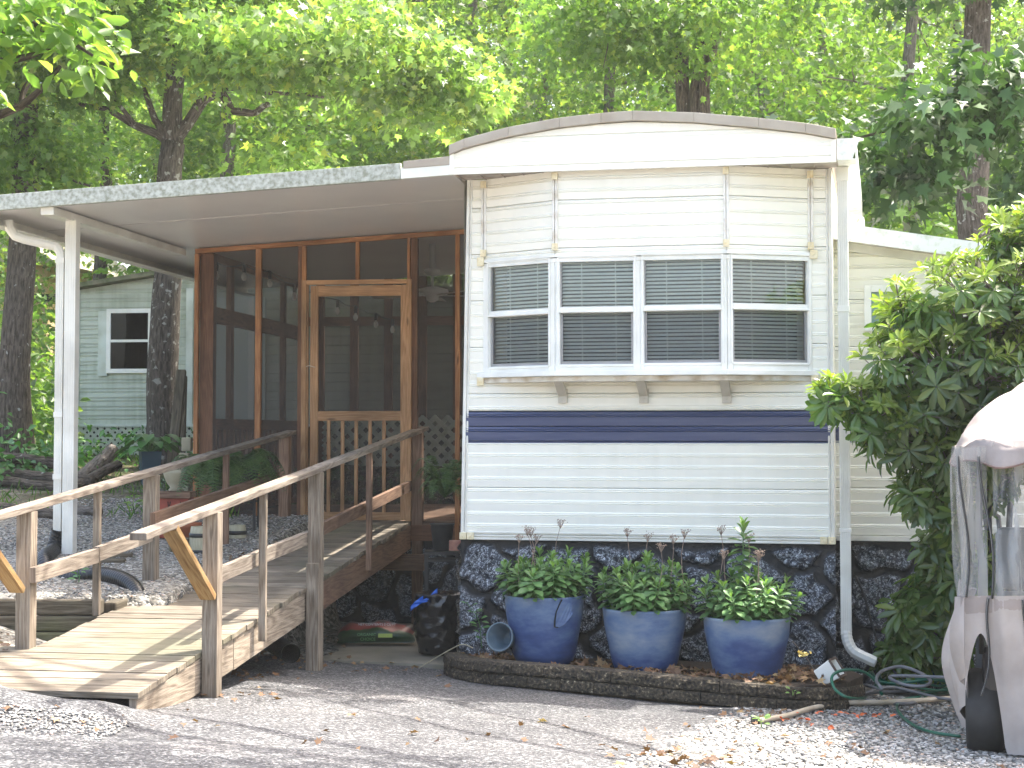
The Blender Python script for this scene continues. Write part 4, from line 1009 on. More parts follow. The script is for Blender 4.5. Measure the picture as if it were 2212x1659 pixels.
# ------------------------------------------------------------ shed behind the carport
S = Fr(*at(160, 950, 20.0).xy, 8.0)
shed = thing("garden_shed", "mildewed pale green-white sided shed with lattice skirt behind the tree", "shed", tuple(S.W(1, 0, 1.2)))
su = lambda px, py=800: S.hit(px, py, 0)[0]
sz = lambda py, px=250: S.hit(px, py, 0)[1]
zS0 = sz(917); s_end = su(1120); pk = su(520)
def stop(s):
    x = s * s_end; zl_ = sz(628, 165); slp = (sz(600, 330) - zl_) / su(330)
    return zl_ + slp * min(x, pk) - slp * max(0, x - pk)
mb = MB(); zz = zS0; lap = .105
while zz < stop(pk / s_end) + .02:
    n = 24
    for c in range(n):
        sa, sb = c / n, (c + 1) / n; ta, tb = stop(sa), stop(sb); z0a = min(zz, ta); z0b = min(zz, tb); zm = zz + lap * .55; z1 = zz + lap
        if z0a >= ta - 1e-4 and z0b >= tb - 1e-4: continue
        ua_, ub_ = sa * s_end, sb * s_end
        rows = [(zz, -.014), (zm, -.004), (min(zm + .012, z1), -.012), (z1, .0)]
        for (q0, o0), (q1, o1) in zip(rows[:-1], rows[1:]):
            if min(q0, ta) >= ta - 1e-5 and min(q0, tb) >= tb - 1e-5: continue
            i = len(mb.v); mb.v += [tuple(S.W(ua_, o0, min(q0, ta))), tuple(S.W(ub_, o0, min(q0, tb))), tuple(S.W(ub_, o1, min(q1, tb))), tuple(S.W(ua_, o1, min(q1, ta)))]
            mb.f.append((i, i + 1, i + 2, i + 3)); mb.uv.append([(0, 0)] * 4)
    zz += lap
mb.quad(S.W(0, 3, zS0), S.W(0, 0, zS0), S.W(0, 0, stop(0)), S.W(0, 3, stop(0)))
mb.build("siding_wall", M['siding_old'], shed)
mb = MB()
for a, b in ((0, pk), (pk, s_end)):
    A_ = S.W(a - (.12 if a == 0 else 0), -.16, stop(a / s_end)); B_ = S.W(b, -.16, stop(b / s_end)); mb.prism([A_, B_, B_ + Z * .05, A_ + Z * .05], S.v * 3.4)
mb.build("roof", plain("mossy_shingles", (.20, .19, .14), (.10, .12, .06), .9, 9, bump=.5), shed)
mb = MB(); mb.fb(S, .0, .06, -.02, .0, zS0, stop(.0)); mb.fb(S, su(403), su(418), -.035, -.014, zS0, sz(625)); mb.bar(S.W(0, -.02, zS0 - .01), S.W(s_end, -.02, zS0 - .01), .03, .03); mb.build("corner_trim", plain("shed_trim", (.66, .71, .66), (.48, .52, .45), .5, 4), shed)
mb = MB(); x0, x1, z1_, z0_ = su(241), su(322), sz(677), sz(797); zm_ = sz(737)
for a, b, c, d in ((x0 - .05, x0, z0_ - .05, z1_ + .05), (x1, x1 + .05, z0_ - .05, z1_ + .05), (x0, x1, z1_, z1_ + .05), (x0, x1, z0_ - .05, z0_), (x0, x1, zm_ - .015, zm_ + .015)): mb.fb(S, a, b, -.05, -.02, c, d)
fr = mb.build("window", M['white'], shed)
m = MB(); m.quad(S.W(x0, -.03, z0_), S.W(x1, -.03, z0_), S.W(x1, -.03, z1_), S.W(x0, -.03, z1_)); m.build("pane", M['glass_dark'], fr)
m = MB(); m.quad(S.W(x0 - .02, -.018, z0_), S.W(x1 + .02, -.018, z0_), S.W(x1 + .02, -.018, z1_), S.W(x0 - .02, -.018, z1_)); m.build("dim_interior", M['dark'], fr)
mb = MB(); mb.fb(S, su(214), su(234), -.045, -.015, sz(812), sz(672)); mb.build("shutter", plain("shed_shutter", (.60, .66, .60), (.46, .50, .42), .5, 5), shed)
mb = MB(); mb.fb(S, su(462), su(575), -.045, -.015, zS0 + .0, sz(645)); mb.build("door_panel", plain("shed_door", (.58, .64, .60), (.5, .56, .52), .5, 2), shed)
mb = MB(); mb.fb(S, su(540), su(552), -.07, -.046, zS0, sz(650)); mb.fb(S, su(455), su(463), -.07, -.046, zS0, sz(650)); mb.build("door_trim", M['white'], shed)
lattice(S, .02, su(640), -.01, sz(1005), zS0 - .02, .085, .034, .008, shed, 'siding_old', "lattice_skirt")
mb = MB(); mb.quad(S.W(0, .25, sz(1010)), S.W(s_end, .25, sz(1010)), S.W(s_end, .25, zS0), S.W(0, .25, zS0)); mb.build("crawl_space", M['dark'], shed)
# tan house far left
A_ = at(-60, 900, 30); Y2 = Fr(A_.x, A_.y, 8)
yh = thing("neighbour_house", "tan walled house half hidden by trees at the far left", "house", tuple(A_))
zt__ = at(0, 575, 30).z; zb__ = at(0, 760, 30).z
mb = MB(); mb.fb(Y2, -2, 1.35, 0, 4, 2.0, zt__); mb.build("wall", plain("tan_wall", (.52, .38, .20), (.60, .46, .26), .7, 3), yh)
for k in range(9): pass
mb = MB(); mb.prism([Y2.W(-2.3, -.4, zt__), Y2.W(1.7, -.4, zt__), Y2.W(.2, -.4, zt__ + .9), Y2.W(-2.3, -.4, zt__ + .9)], Y2.v * 5); mb.build("roof", M['roofmetal'], yh)
mb = MB(); mb.fb(Y2, 1.2, 1.7, -.3, 0.0, at(0, 655, 30).z, at(0, 640, 30).z); mb.build("eave", M['dark'], yh)

# ------------------------------------------------------------ three big blue pots with plants
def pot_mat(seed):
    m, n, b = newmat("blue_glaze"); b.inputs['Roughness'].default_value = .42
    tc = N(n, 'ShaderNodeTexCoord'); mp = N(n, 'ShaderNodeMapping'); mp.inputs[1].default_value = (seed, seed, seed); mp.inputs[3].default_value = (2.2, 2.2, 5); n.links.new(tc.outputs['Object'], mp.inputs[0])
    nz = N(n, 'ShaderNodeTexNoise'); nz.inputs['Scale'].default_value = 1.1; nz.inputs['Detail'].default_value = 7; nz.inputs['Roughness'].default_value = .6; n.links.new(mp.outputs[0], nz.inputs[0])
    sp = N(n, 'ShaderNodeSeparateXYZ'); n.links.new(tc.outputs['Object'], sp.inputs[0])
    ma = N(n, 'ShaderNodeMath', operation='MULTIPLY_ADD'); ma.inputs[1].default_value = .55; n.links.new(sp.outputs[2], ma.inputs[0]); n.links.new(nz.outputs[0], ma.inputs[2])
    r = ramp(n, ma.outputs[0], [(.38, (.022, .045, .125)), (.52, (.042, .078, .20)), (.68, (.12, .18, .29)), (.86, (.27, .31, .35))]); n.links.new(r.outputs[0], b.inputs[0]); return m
M['soil'] = plain('potting_soil', (.03, .02, .012), (.06, .04, .025), .95, 40, bump=.6)
def bigpot(label, cx, ytop, ybot, wtop, wbot, d, seed, crack=False):
    c = at(cx, ytop, d); cb = at(cx + 4, ybot, d); rt = wtop / 2 * d / 3700; rb = wbot / 2 * d / 3700; h = c.z - cb.z + .01
    p = thing("glazed_pot", label, "plant pot", (cb.x, cb.y, cb.z - .01), "three big blue pots in a row")
    m = MB(); prof = [(rb * .9, 0), (rb, .01), (rb * 1.12, h * .15), (rb + (rt - rb) * .58, h * .45), (rb + (rt - rb) * .88, h * .75), (rt * .99, h * .95), (rt * 1.0, h * .985), (rt * .985, h), (rt * .94, h), (rt * .93, h * .93), (rt * .9, h * .80)]
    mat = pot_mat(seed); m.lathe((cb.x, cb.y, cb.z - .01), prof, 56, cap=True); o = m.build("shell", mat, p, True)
    m = MB(); m.lathe((cb.x, cb.y, cb.z - .01), [(.01, h * .90), (rt * .93, h * .88)], 24, cap=False); m.build("soil", M['soil'], p, True)
    if crack:
        m = MB(); r_at = lambda z: float(np.interp(z, [q[1] for q in prof[:8]], [q[0] for q in prof[:8]])) + .004
        def pp(a, z, e=0): rr = r_at(z * h) + e; return (cb.x + rr * math.sin(a), cb.y - rr * math.cos(a), cb.z - .01 + z * h)
        ln = [(.40, .975), (.34, .90), (.27, .80), (.24, .66), (.245, .585), (.34, .57), (.46, .585), (.60, .66), (.70, .74), (.66, .80), (.60, .82)]
        L2 = [(a * 1.05, z) for a, z in ln]; m.tube([pp(a, z) for a, z in L2[:6]], [.006, .005, .005, .006, .007, .003], 6); m.build("crack", M['dark'], p)
        m = MB(); fan_ = [(.28, .80), (.26, .68), (.262, .59), (.35, .58), (.47, .60), (.61, .68), (.72, .76)]
        top = [(.42, .97), (.50, .97), (.56, .97), (.62, .96), (.68, .93), (.72, .86), (.73, .80)]
        for i in range(len(fan_) - 1):
            q = [pp(*fan_[i], .012), pp(*fan_[i + 1], .012), pp(*top[i + 1], .004), pp(*top[i], .004)]; m.quad(*q)
        m.build("loose_shard", mat, p)
    return p, Vector((cb.x, cb.y, cb.z - .01 + h * .9)), rt
def sedum(label, c, r, seed, tall=None, nst=30, hmin=.20, hmax=.34, dead=5, group="green plants in the blue pots"):
    r_ = np.random.default_rng(seed); t = thing("sedum_plant", label, "plant", tuple(c), group); c = np.array(c)
    PO = []; DR = []; NR = []; SZ = []; TP = []; m = MB()
    stems = []
    for k in range(nst):
        a = k * 2.4; rr = r * .86 * math.sqrt((k + .5) / nst); b = c + np.array([rr * math.cos(a), rr * math.sin(a), 0]); h = r_.uniform(hmin, hmax) * (1.12 - .35 * rr / r)
        e = b + np.array([math.cos(a) * rr * .35, math.sin(a) * rr * .35, h]) + r_.normal(0, .012, 3); stems.append((b, e, 1.0))
    if tall is not None:
        b = c + np.array([tall[0] * r, -.1 * r, 0]); stems.append((b, b + np.array([.01, -.01, tall[1]]), 1.15))
    for b, e, ss in stems:
        m.tube([b, (b + e) / 2, e], [.006, .005, .003], 5); L = np.linalg.norm(e - b); ax = (e - b) / L; n = int(L / .0105) + 5
        for i in range(n):
            t_ = (i + 1) / n; a = i * 2.39996 + r_.uniform(-.3, .3); rad = np.array([math.cos(a), math.sin(a), 0]); p = b + ax * L * (.12 + .88 * t_)
            tip = max(0, t_ - .72) / .28
            d = rad * (1 - .62 * tip) + ax * (.10 + 1.1 * tip) + np.array([0, 0, -.25 * (1 - tip)]); PO.append(p + rad * .003); DR.append(d); NR.append(ax - rad * .4 * tip + r_.normal(0, .15, 3)); SZ.append((.096 - .046 * tip - .014 * (t_ < .2)) * ss * r_.uniform(.8, 1.15)); TP.append(tip)
    m.build("stem", M['sedum'], t, True); PO, DR, NR, SZ, TP = map(np.array, (PO, DR, NR, SZ, TP)); lo = TP < .75
    leaves("foliage", PO[lo], DR[lo], NR[lo], SZ[lo], T_SPOON, M['sedum'], t, True); leaves("tip_foliage", PO[~lo], DR[~lo], NR[~lo], SZ[~lo], T_SPOON, M['sedum_tip'], t, True)
    m = MB()
    for k in range(dead):
        a = r_.uniform(0, 6.28); rr = r * r_.uniform(.2, .8); b = c + np.array([rr * math.cos(a), rr * math.sin(a), 0]); e = b + np.array([r_.normal(0, .04), r_.normal(0, .03), r_.uniform(.40, .58)]); m.tube(bend(b, e, 5, .03, r_), [.003, .003, .0025, .0025, .002, .002], 5)
        for j in range(9):
            a2 = j * 2.4; q = e + np.array([math.cos(a2) * .035 * math.sqrt(j / 9), math.sin(a2) * .035 * math.sqrt(j / 9), .03 + r_.uniform(-.01, .01)]); m.tube([e - np.array([0, 0, .02]), q], [.0018, .0014], 4)
            for _ in range(3): q2 = q + r_.normal(0, .007, 3); m.lathe(q2, [(.001, -.003), (.0045, 0), (.001, .003)], 5)
    if dead: m.build("dry_seed_head", plain("dry_stalk", (.22, .15, .11), (.34, .26, .21), .9, 30), t)
    return t
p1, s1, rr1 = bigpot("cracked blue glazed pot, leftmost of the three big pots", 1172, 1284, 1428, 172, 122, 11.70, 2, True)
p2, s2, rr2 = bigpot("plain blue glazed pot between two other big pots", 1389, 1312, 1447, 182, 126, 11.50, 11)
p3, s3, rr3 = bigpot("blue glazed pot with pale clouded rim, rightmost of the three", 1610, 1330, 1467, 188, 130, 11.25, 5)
sedum("low bushy green plant in the cracked blue pot", s1, rr1, 3)
sedum("bushy green plant with one pale sunlit tip in the middle blue pot", s2, rr2, 4, (.0, .38))
sedum("bushy green plant with one tall upright stem in the rightmost blue pot", s3, rr3, 6, (-.12, .64), hmax=.32)

# ------------------------------------------------------------ block edging
def block_mat():
    m, n, b = newmat("split_face_block"); b.inputs['Roughness'].default_value = .9
    tc = N(n, 'ShaderNodeTexCoord'); nz = N(n, 'ShaderNodeTexNoise'); nz.inputs['Scale'].default_value = 55; nz.inputs['Detail'].default_value = 5; n.links.new(tc.outputs['Object'], nz.inputs[0])
    r = ramp(n, nz.outputs[0], [(.35, (.012, .010, .008)), (.55, (.055, .042, .026)), (.66, (.10, .08, .05)), (.70, (.34, .28, .18))])
    n2 = N(n, 'ShaderNodeTexNoise'); n2.inputs['Scale'].default_value = 3; n2.inputs['Detail'].default_value = 4; n.links.new(tc.outputs['Object'], n2.inputs[0]); r2 = ramp(n, n2.outputs[0], [(.35, .7), (.65, 1.5)])
    mu = N(n, 'ShaderNodeMixRGB', blend_type='MULTIPLY'); mu.inputs[0].default_value = 1; n.links.new(r.outputs[0], mu.inputs[1]); n.links.new(r2.outputs[0], mu.inputs[2]); n.links.new(mu.outputs[0], b.inputs[0])
    bp = N(n, 'ShaderNodeBump'); bp.inputs[0].default_value = 1; bp.inputs[1].default_value = .02; n.links.new(nz.outputs[0], bp.inputs['Height']); n.links.new(bp.outputs[0], b.inputs['Normal']); return m
M['block'] = block_mat()
ep = [(958, 1408, 12.05), (972, 1419, 11.75), (1034, 1427, 11.42), (1134, 1435, 11.25), (1222, 1441, 11.12), (1311, 1449, 11.0), (1400, 1457, 10.9), (1491, 1465, 10.8), (1590, 1474, 10.75), (1686, 1483, 10.72), (1765, 1487, 10.75), (1832, 1486, 10.85), (1868, 1478, 11.2)]
EP = [at(*e) for e in ep]
edg = thing("block_edging", "low two-course edging of dark mossy concrete blocks along the planting bed", "garden edging", tuple(EP[5]))
def along(P, s):
    for a, b in zip(P[:-1], P[1:]):
        L = (b - a).length
        if s <= L: return a + (b - a) * (s / L), (b - a).normalized()
        s -= L
    return P[-1], (P[-1] - P[-2]).normalized()
tot = sum((b - a).length for a, b in zip(EP[:-1], EP[1:])); BL = .235; r_ = np.random.default_rng(2)
for course in range(2):
    s = -.0 if course == 0 else -BL / 2
    while s < tot - .05:
        a, da = along(EP, max(0, s + .003)); b, db = along(EP, min(tot, s + BL - .003)); d = (b - a); d.z = 0; d.normalize(); nrm = Vector((-d.y, d.x, 0))
        zt_ = -.0 - course * .078; off = nrm * (.07 + (.006 if course == 0 else -.006)); q = -.039 + zt_
        m = MB(); ch = .012
        L = (b - a).length; A0 = a - Vector((0, 0, 0)); prof = [(-.07, -.034), (-.074, -.02), (-.072, .02), (-.062, .036), (.07, .036), (.07, -.034)]
        n = 6; V = []
        for i in range(n + 1):
            t = i / n; c = a.lerp(b, t) + Vector((0, 0, q)) + nrm * .072
            for j, (x, z) in enumerate(prof): V.append(c + nrm * (x + (r_.uniform(-.005, .005) if x < 0 else 0)) + Vector((0, 0, z)))
        k = len(prof); Fc = []
        for i in range(n):
            for j in range(k): Fc.append((i * k + j, i * k + (j + 1) % k, (i + 1) * k + (j + 1) % k, (i + 1) * k + j))
        Fc.append(tuple(range(k))); Fc.append(tuple(n * k + j for j in range(k))[::-1]); m.add(V, Fc); m.build("block", M['block'], edg); s += BL
# soil of the bed
bed = [(p.x, p.y + .06) for p in EP] + [(H.W(uR - .02, .1, 0).x, H.W(uR, .1, 0).y), (H.W(0, .1, 0).x, H.W(0, .1, 0).y)]
mb = MB(); PB = [Vector((x, y, EP[5].z - .065)) for x, y in bed]; mb.prism([Vector((p.x, p.y, p.z - .25)) for p in PB], (0, 0, .25)); tag(mb.build("planting_bed", M['soil']), kind="structure")

# ------------------------------------------------------------ odd things round the bed
ZB = EP[5].z - .065
c = at(1080, 1376, 11.55); mb = MB(); Rt = Matrix.Rotation(R(62), 3, 'Y') ; Rt = Matrix.Rotation(R(-115), 3, 'Z') @ Matrix.Rotation(R(80), 3, 'Y')
prof = [(.055, -.19), (.06, -.188), (.085, -.02), (.098, .0), (.098, .012), (.090, .012), (.088, .0)] + [(.088 - .0028 * k - .0012 * (k % 2), -.01 * k) for k in range(1, 17)] + [(.001, -.17)]
mb.lathe(c, prof, 28, Rt, cap=False); tag(mb.build("empty_pot", plain("grey_blue_plastic", (.13, .19, .23), (.10, .14, .17), .45, 9), None, True, base=c), "empty grey blue plastic pot lying on its side beside the cracked pot", "plant pot")
# white open box with a brown rim (downspout splash piece)
c = at(1792, 1452, 10.95); mb = MB(); d = Vector((.75, -.35, .55)).normalized(); sd_ = Vector((.45, .9, 0)).normalized(); up_ = d.cross(sd_)
def tub(mb, c, d, a, b, L, w0, w1, h0, h1, t=.006):
    r0 = [c + a * x * w0 + b * y * h0 for x, y in ((-1, -1), (1, -1), (1, 1), (-1, 1))]; r1 = [c + d * L + a * x * w1 + b * y * h1 for x, y in ((-1, -1), (1, -1), (1, 1), (-1, 1))]
    r2 = [c + d * L + a * x * (w1 - t) + b * y * (h1 - t) for x, y in ((-1, -1), (1, -1), (1, 1), (-1, 1))]; r3 = [c + d * .01 + a * x * (w0 - t) + b * y * (h0 - t) for x, y in ((-1, -1), (1, -1), (1, 1), (-1, 1))]
    mb.add(r0 + r1 + r2 + r3, [(3, 2, 1, 0), (0, 1, 5, 4), (1, 2, 6, 5), (2, 3, 7, 6), (3, 0, 4, 7), (4, 5, 9, 8), (5, 6, 10, 9), (6, 7, 11, 10), (7, 4, 8, 11), (8, 9, 13, 12), (9, 10, 14, 13), (10, 11, 15, 14), (11, 8, 12, 15), (12, 13, 14, 15)])
tb = thing("planter_tub", "white plastic tub with brown rim tipped over beside the downspout", "tub", tuple(c - d * .07)); tub(mb, c - d * .07, d, up_, sd_, .13, .055, .065, .06, .075, .014); mb.build("tub", M['white'], tb, bevel=.006)
m = MB(); e = c + d * .062
for x0, y0, x1, y1 in ((-1, -1, 1, -1), (1, -1, 1, 1), (1, 1, -1, 1), (-1, 1, -1, -1)): m.bar(e + up_ * x0 * .06 + sd_ * y0 * .07, e + up_ * x1 * .06 + sd_ * y1 * .07, .014, .012, d)
m.build("rim", plain("brown_rim", (.09, .06, .045)), tb)
# hoses
def spline(P, n=8, closed=False):
    P = [Vector(p) for p in P]; out = []
    for i in range(len(P) - 1):
        p0 = P[max(i - 1, 0)]; p1 = P[i]; p2 = P[i + 1]; p3 = P[min(i + 2, len(P) - 1)]
        for k in range(n):
            t = k / n; out.append(.5 * ((2 * p1) + (p2 - p0) * t + (2 * p0 - 5 * p1 + 4 * p2 - p3) * t * t + (3 * p1 - p0 - 3 * p2 + p3) * t ** 3))
    out.append(P[-1]); return out
def gpz(px, py, h=.012):
    h += .012
    p = gp(px, py); return Vector((p.x, p.y, p.z + h))
def pl_(pts): return [at(*p) if len(p) == 3 and p[2] > 1 else gpz(*p) for p in pts]
M['green_hose'] = plain('green_hose', (.012, .13, .075), (.010, .10, .06), .3, 9); M['grey_hose'] = plain('grey_hose', (.20, .20, .21), (.15, .15, .16), .4, 9); M['cream_hose'] = plain('cream_hose', (.62, .54, .42), (.48, .40, .30), .5, 9)
hd = 10.7
gh = [(2062, 1592), (2010, 1583), (1965, 1567), (1940, 1545), (1938, 1528), (1960, 1518), (2062, 1508)]
P_ = pl_([(2075, 1600), (2010, 1590), (1965, 1570), (1938, 1540), (1950, 1520), (2000, 1512), (2080, 1500)])
loops = []
cc = gpz(1985, 1500, .0); cc.z += .02
for k in range(5):
    for i in range(14):
        a = -i / 14 * 6.283 + 2.2; rx = .27 + .05 * math.sin(k * 2.1); ry = .20 + .05 * math.cos(k * 1.7); loops.append(cc + Vector((rx * math.cos(a) + .05 * math.sin(k * 3), ry * math.sin(a) + .05 * math.cos(k * 2.3), .016 * k + .02 * math.sin(i * 1.3 + k) + .03)))
arch = [at(1835, 1508, 10.6), at(1805, 1490, 10.65), at(1797, 1462, 10.75), at(1820, 1448, 10.8), at(1862, 1450, 10.9), at(1890, 1470, 10.95), at(1905, 1500, 10.9)]
m = MB(); m.tube(spline(P_[::1] + [P_[-1] + Vector((.2, .1, .0)), loops[0] + Vector((.1, .1, 0))] + loops + arch[::-1] + [gpz(1870, 1516)], 6), .0095, 8); tag(m.build("garden_hose", M['green_hose'], None, True, base=P_[3]), "green garden hose in a loose coil at the end of the edging", "hose")
P_ = pl_([(1845, 1512), (1880, 1522), (1960, 1528), (1992, 1515), (1975, 1503), (1900, 1503), (1860, 1509)]); P2 = [gpz(2090, 1528, .03), gpz(2030, 1522, .03), gpz(1960, 1508, .04), gpz(1915, 1505, .05)]
arch2 = [at(1905, 1490, 10.75), at(1893, 1470, 10.9), at(1905, 1450, 11.1), at(1945, 1440, 11.15), at(1985, 1452, 11.0), at(2010, 1470, 10.8), at(1995, 1482, 10.7), at(1950, 1478, 10.8), at(1930, 1460, 11.0)]
m = MB(); m.tube(spline(P2 + P_[::-1] + [gpz(1850, 1508, .03)] + [gpz(1868, 1500, .05)] + arch2 + [at(2100, 1466, 10.6)], 7), .0105, 8); tag(m.build("garden_hose", M['grey_hose'], None, True, base=P_[2]), "grey garden hose looping over the green hose", "hose")
P_ = pl_([(1640, 1567, .016), (1700, 1556, .016), (1755, 1540, .018), (1820, 1530, .02), (1900, 1528, .02), (1980, 1524, .02), (2110, 1515, .02)]); m = MB(); m.tube(spline(P_, 7), .016, 10); hs = m.build("hose_pipe", M['cream_hose'], None, True, base=P_[2]); tag(hs, "cream coloured stiff hose lying straight across the gravel", "hose")
m = MB(); m.tube([P_[0] - Vector((.045, .004, 0)), P_[0]], .019, 10); m.build("end_fitting", M['rubber'], hs, True)
P_ = [H.W(uR + .30, VA - .02, .15), at(1868, 1290, 11.9), at(1890, 1370, 11.85), at(1912, 1420, 11.8), at(1935, 1455, 11.5)]; P_[0] = at(1848, 1245, 11.95); m = MB(); m.tube(spline(P_, 7), .009, 7); tag(m.build("drain_hose", M['rubber'], None, True, base=P_[0]), "thin black hose hanging down the stone skirting beside the downspout", "hose")
# corrugated pipes
def corr(name, P, r, label, n=10, base=None):
    Q = spline(P, n); L = sum((b - a).length for a, b in zip(Q[:-1], Q[1:])); k = int(L / .0065); D = []; acc = 0
    res = []; cum = [0]
    for a, b in zip(Q[:-1], Q[1:]): cum.append(cum[-1] + (b - a).length)
    for i in range(k + 1):
        s = L * i / k; j = min(len(Q) - 2, int(np.searchsorted(cum, s, side='right') - 1)); res.append(Q[j].lerp(Q[j + 1], (s - cum[j]) / max(1e-6, cum[j + 1] - cum[j])))
    m = MB(); m.tube(res, [r * (1.0 if (i % 4) < 2 else .90) for i in range(k + 1)], 16, cap=False); return tag(m.build(name, M['black_plastic'], None, True, base=P[0]), label, "drain pipe")
z_ = lambda x, y, h=.05: Vector((x, y, ground(x, y) + h))
t0 = G.W(us0, .45, zl + .01)
corr("drain_pipe", [t0, t0 + Vector((-.03, -.03, -.15)), at(97, 1205, 12.2), at(105, 1237, 12.0), at(150, 1248, 11.8), at(215, 1242, 11.7), at(265, 1252, 11.5), at(293, 1275, 11.35), at(306, 1310, 11.2)], .055, "black corrugated drain pipe curling from the carport downspout to the ramp")
corr("drain_pipe", [at(628, 1412, 11.25), at(600, 1395, 11.6), at(560, 1375, 12.0)], .065, "short black corrugated pipe poking out from under the ramp")
# retaining timbers left of the ramp
tw = thing("timber_wall", "low stacked wall of old landscape timbers behind the left handrail", "retaining wall", tuple(at(120, 1340, 10.85)))
for k in range(4):
    zt_ = .355 - k * .1; j = [-.0, .3, -.2, .1][k]; ys_ = 10.85 - k * .012
    for a, b in ((-4.4 + j, -3.3 + j), (-3.29 + j, -2.58)):
        m = MB(); m.bar((a, ys_ + random.uniform(-.01, .01), zt_ - (b + 2.58) * .0), (b, ys_, zt_), .10, .095); m.build("timber", M['timber'], tw, bevel=.012)
for k in range(3):
    m = MB(); m.bar((-2.55, 10.9, .33 - k * .1), (-1.95, 14.6, .50 - k * .1), .10, .095); m.build("timber", M['timber'], tw, bevel=.012)
# edging timbers by the ramp in the upper gravel
for i, (x0, y0, x1, y1, lb) in enumerate(((335, 1203, 415, 1200, "weathered sleeper lying in the gravel by the left ramp post"), (160, 1190, 300, 1190, "half buried timber in the gravel behind the carport column"), (160, 1225, 300, 1222, "lower half buried timber in the gravel nearer the handrail"))):
    a = at(x0, y0, 12.4 - .0 * i); a = Vector((a.x, 12.9 - i * .25, 0)); b = Vector((at(x1, y1, 12.9).x, 12.95 - i * .25, 0)); a.z = ground(a.x, a.y) + (.05 if i == 0 else .0); b.z = a.z
    m = MB(); m.bar(a, b, .13, .10 if i == 0 else .05); tag(m.build("timber", M['timber'], None, bevel=.01, base=a), lb, "timber")
# ------------------------------------------------------------ things by the porch and the yard
def fern(label, c, r, seed, nf=34, droop=1.0, group=None, mat='fern', h=.35, pot=None):
    r_ = np.random.default_rng(seed); t = thing("fern", label, "fern", tuple(c), group); c = np.array(c, float); PO = []; DR = []; NR = []; SZ = []; m = MB()
    for k in range(nf):
        a = k * 2.4 + r_.uniform(-.2, .2); L = r * r_.uniform(.7, 1.15); d = np.array([math.cos(a), math.sin(a), 0]); hh = h * r_.uniform(.4, 1.2); P = []
        for i in range(15): s = i / 14; P.append(c + d * L * s ** .85 + np.array([0, 0, hh * math.sin(min(1, s * 1.15) * math.pi * .62) * 1.2 - droop * L * .75 * s ** 2.6]))
        m.tube(P[:13], .0022, 4, cap=False)
        for i in range(1, 14):
            for q in (0, .5):
                p = P[i] * (1 - q) + P[min(14, i + 1)] * q; tg = P[min(14, i + 1)] - P[i - 1]; tg /= np.linalg.norm(tg); sdv = np.cross(tg, [0, 0, 1]); sdv /= max(1e-6, np.linalg.norm(sdv)); up = np.cross(sdv, tg); w_ = .20 * r * math.sin(math.pi * min(.96, (i + q) / 14 * .9 + .08)) ** .7
                for sg in (1, -1): PO.append(p); DR.append(sdv * sg + tg * .35 + up * -.15); NR.append(up + r_.normal(0, .15, 3)); SZ.append(w_)
    m.build("stalk", M[mat], t); leaves("frond", np.array(PO), np.array(DR), np.array(NR), np.array(SZ), (np.array([(0, .06, 0), (.5, .09, 0), (1, 0, -.1), (.5, -.09, 0), (0, -.06, 0)]), [(0, 1, 2, 3, 4)]), M[mat], t); return t
M['terracotta'] = plain('terracotta', (.40, .13, .06), (.30, .09, .045), .75, 9); M['cream_pot'] = plain('cream_ceramic', (.36, .33, .23), (.27, .25, .17), .5, 6); M['barrel'] = plain('pale_barrel', (.42, .38, .26), (.32, .29, .19), .7, 8, stretch=(6, 6, .6))
def stand(label, c, s, h, name="plant_stand", mat=None, top=True, cat="plant stand"):
    mt = mat or M['black_metal']; t = thing(name, label, cat, (c[0], c[1], c[2]))
    for x in (-1, 1):
        for y in (-1, 1): m = MB(); m.bar((c[0] + x * s, c[1] + y * s, c[2]), (c[0] + x * s, c[1] + y * s, c[2] + h - .02), .022, .022, (0, 1, 0)); m.build("leg", mt, t)
    m = MB(); m.bar((c[0] - s * 1.1, c[1], c[2] + h - .01), (c[0] + s * 1.1, c[1], c[2] + h - .01), s * 2.2, .022); m.build("shelf", mt, t)
    m = MB()
    for y in (-1, 1): m.bar((c[0] - s, c[1] + y * s, c[2] + h - .07), (c[0] + s, c[1] + y * s, c[2] + h - .07), .015, .015)
    m.build("rail", mt, t); return t
# fern group left of the door, on the upper gravel
def gz_(x, y): return ground(x, y)
b1 = at(372, 1100, 13.6); gzz = gz_(b1.x, b1.y)
red = thing("red_planter", "red painted box planter with wooden rim beside the left ramp post", "planter", (b1.x, b1.y, gzz))
top = at(372, 1074, 13.6).z
mb = MB(); mb.bar((b1.x - .11, b1.y, (gzz + top) / 2), (b1.x + .15, b1.y, (gzz + top) / 2), .24, top - gzz); mb.build("box", plain("red_paint", (.30, .055, .03), (.20, .035, .02), .6, 14), red, bevel=.006)
mb = MB()
for dy in (-.12, .12): mb.bar((b1.x - .13, b1.y + dy, top + .02), (b1.x + .17, b1.y + dy, top + .02), .05, .05)
mb.build("rim", M['brown_wood'], red, bevel=.004)
m = MB()
for k in range(5): x = b1.x - .08 + k * .05; m.bar((x, b1.y - .124, gzz + .05), (x + (.04 if k % 2 else -.03), b1.y - .124, top - .03), .006, .006, (0, 1, 0))
m.build("ornament", M['dark'], red)
urn = at(380, 1050, 13.62); mb = MB(); zu = top + .047
mb.lathe((urn.x, urn.y, zu), [(.05, 0), (.06, .01), (.045, .03), (.08, .08), (.10, .14), (.105, .17), (.095, .17), (.09, .15)], 28); tag(mb.build("urn_pot", M['cream_pot'], None, True, base=(urn.x, urn.y, zu)), "cream scrolled urn pot standing on the red planter", "plant pot")
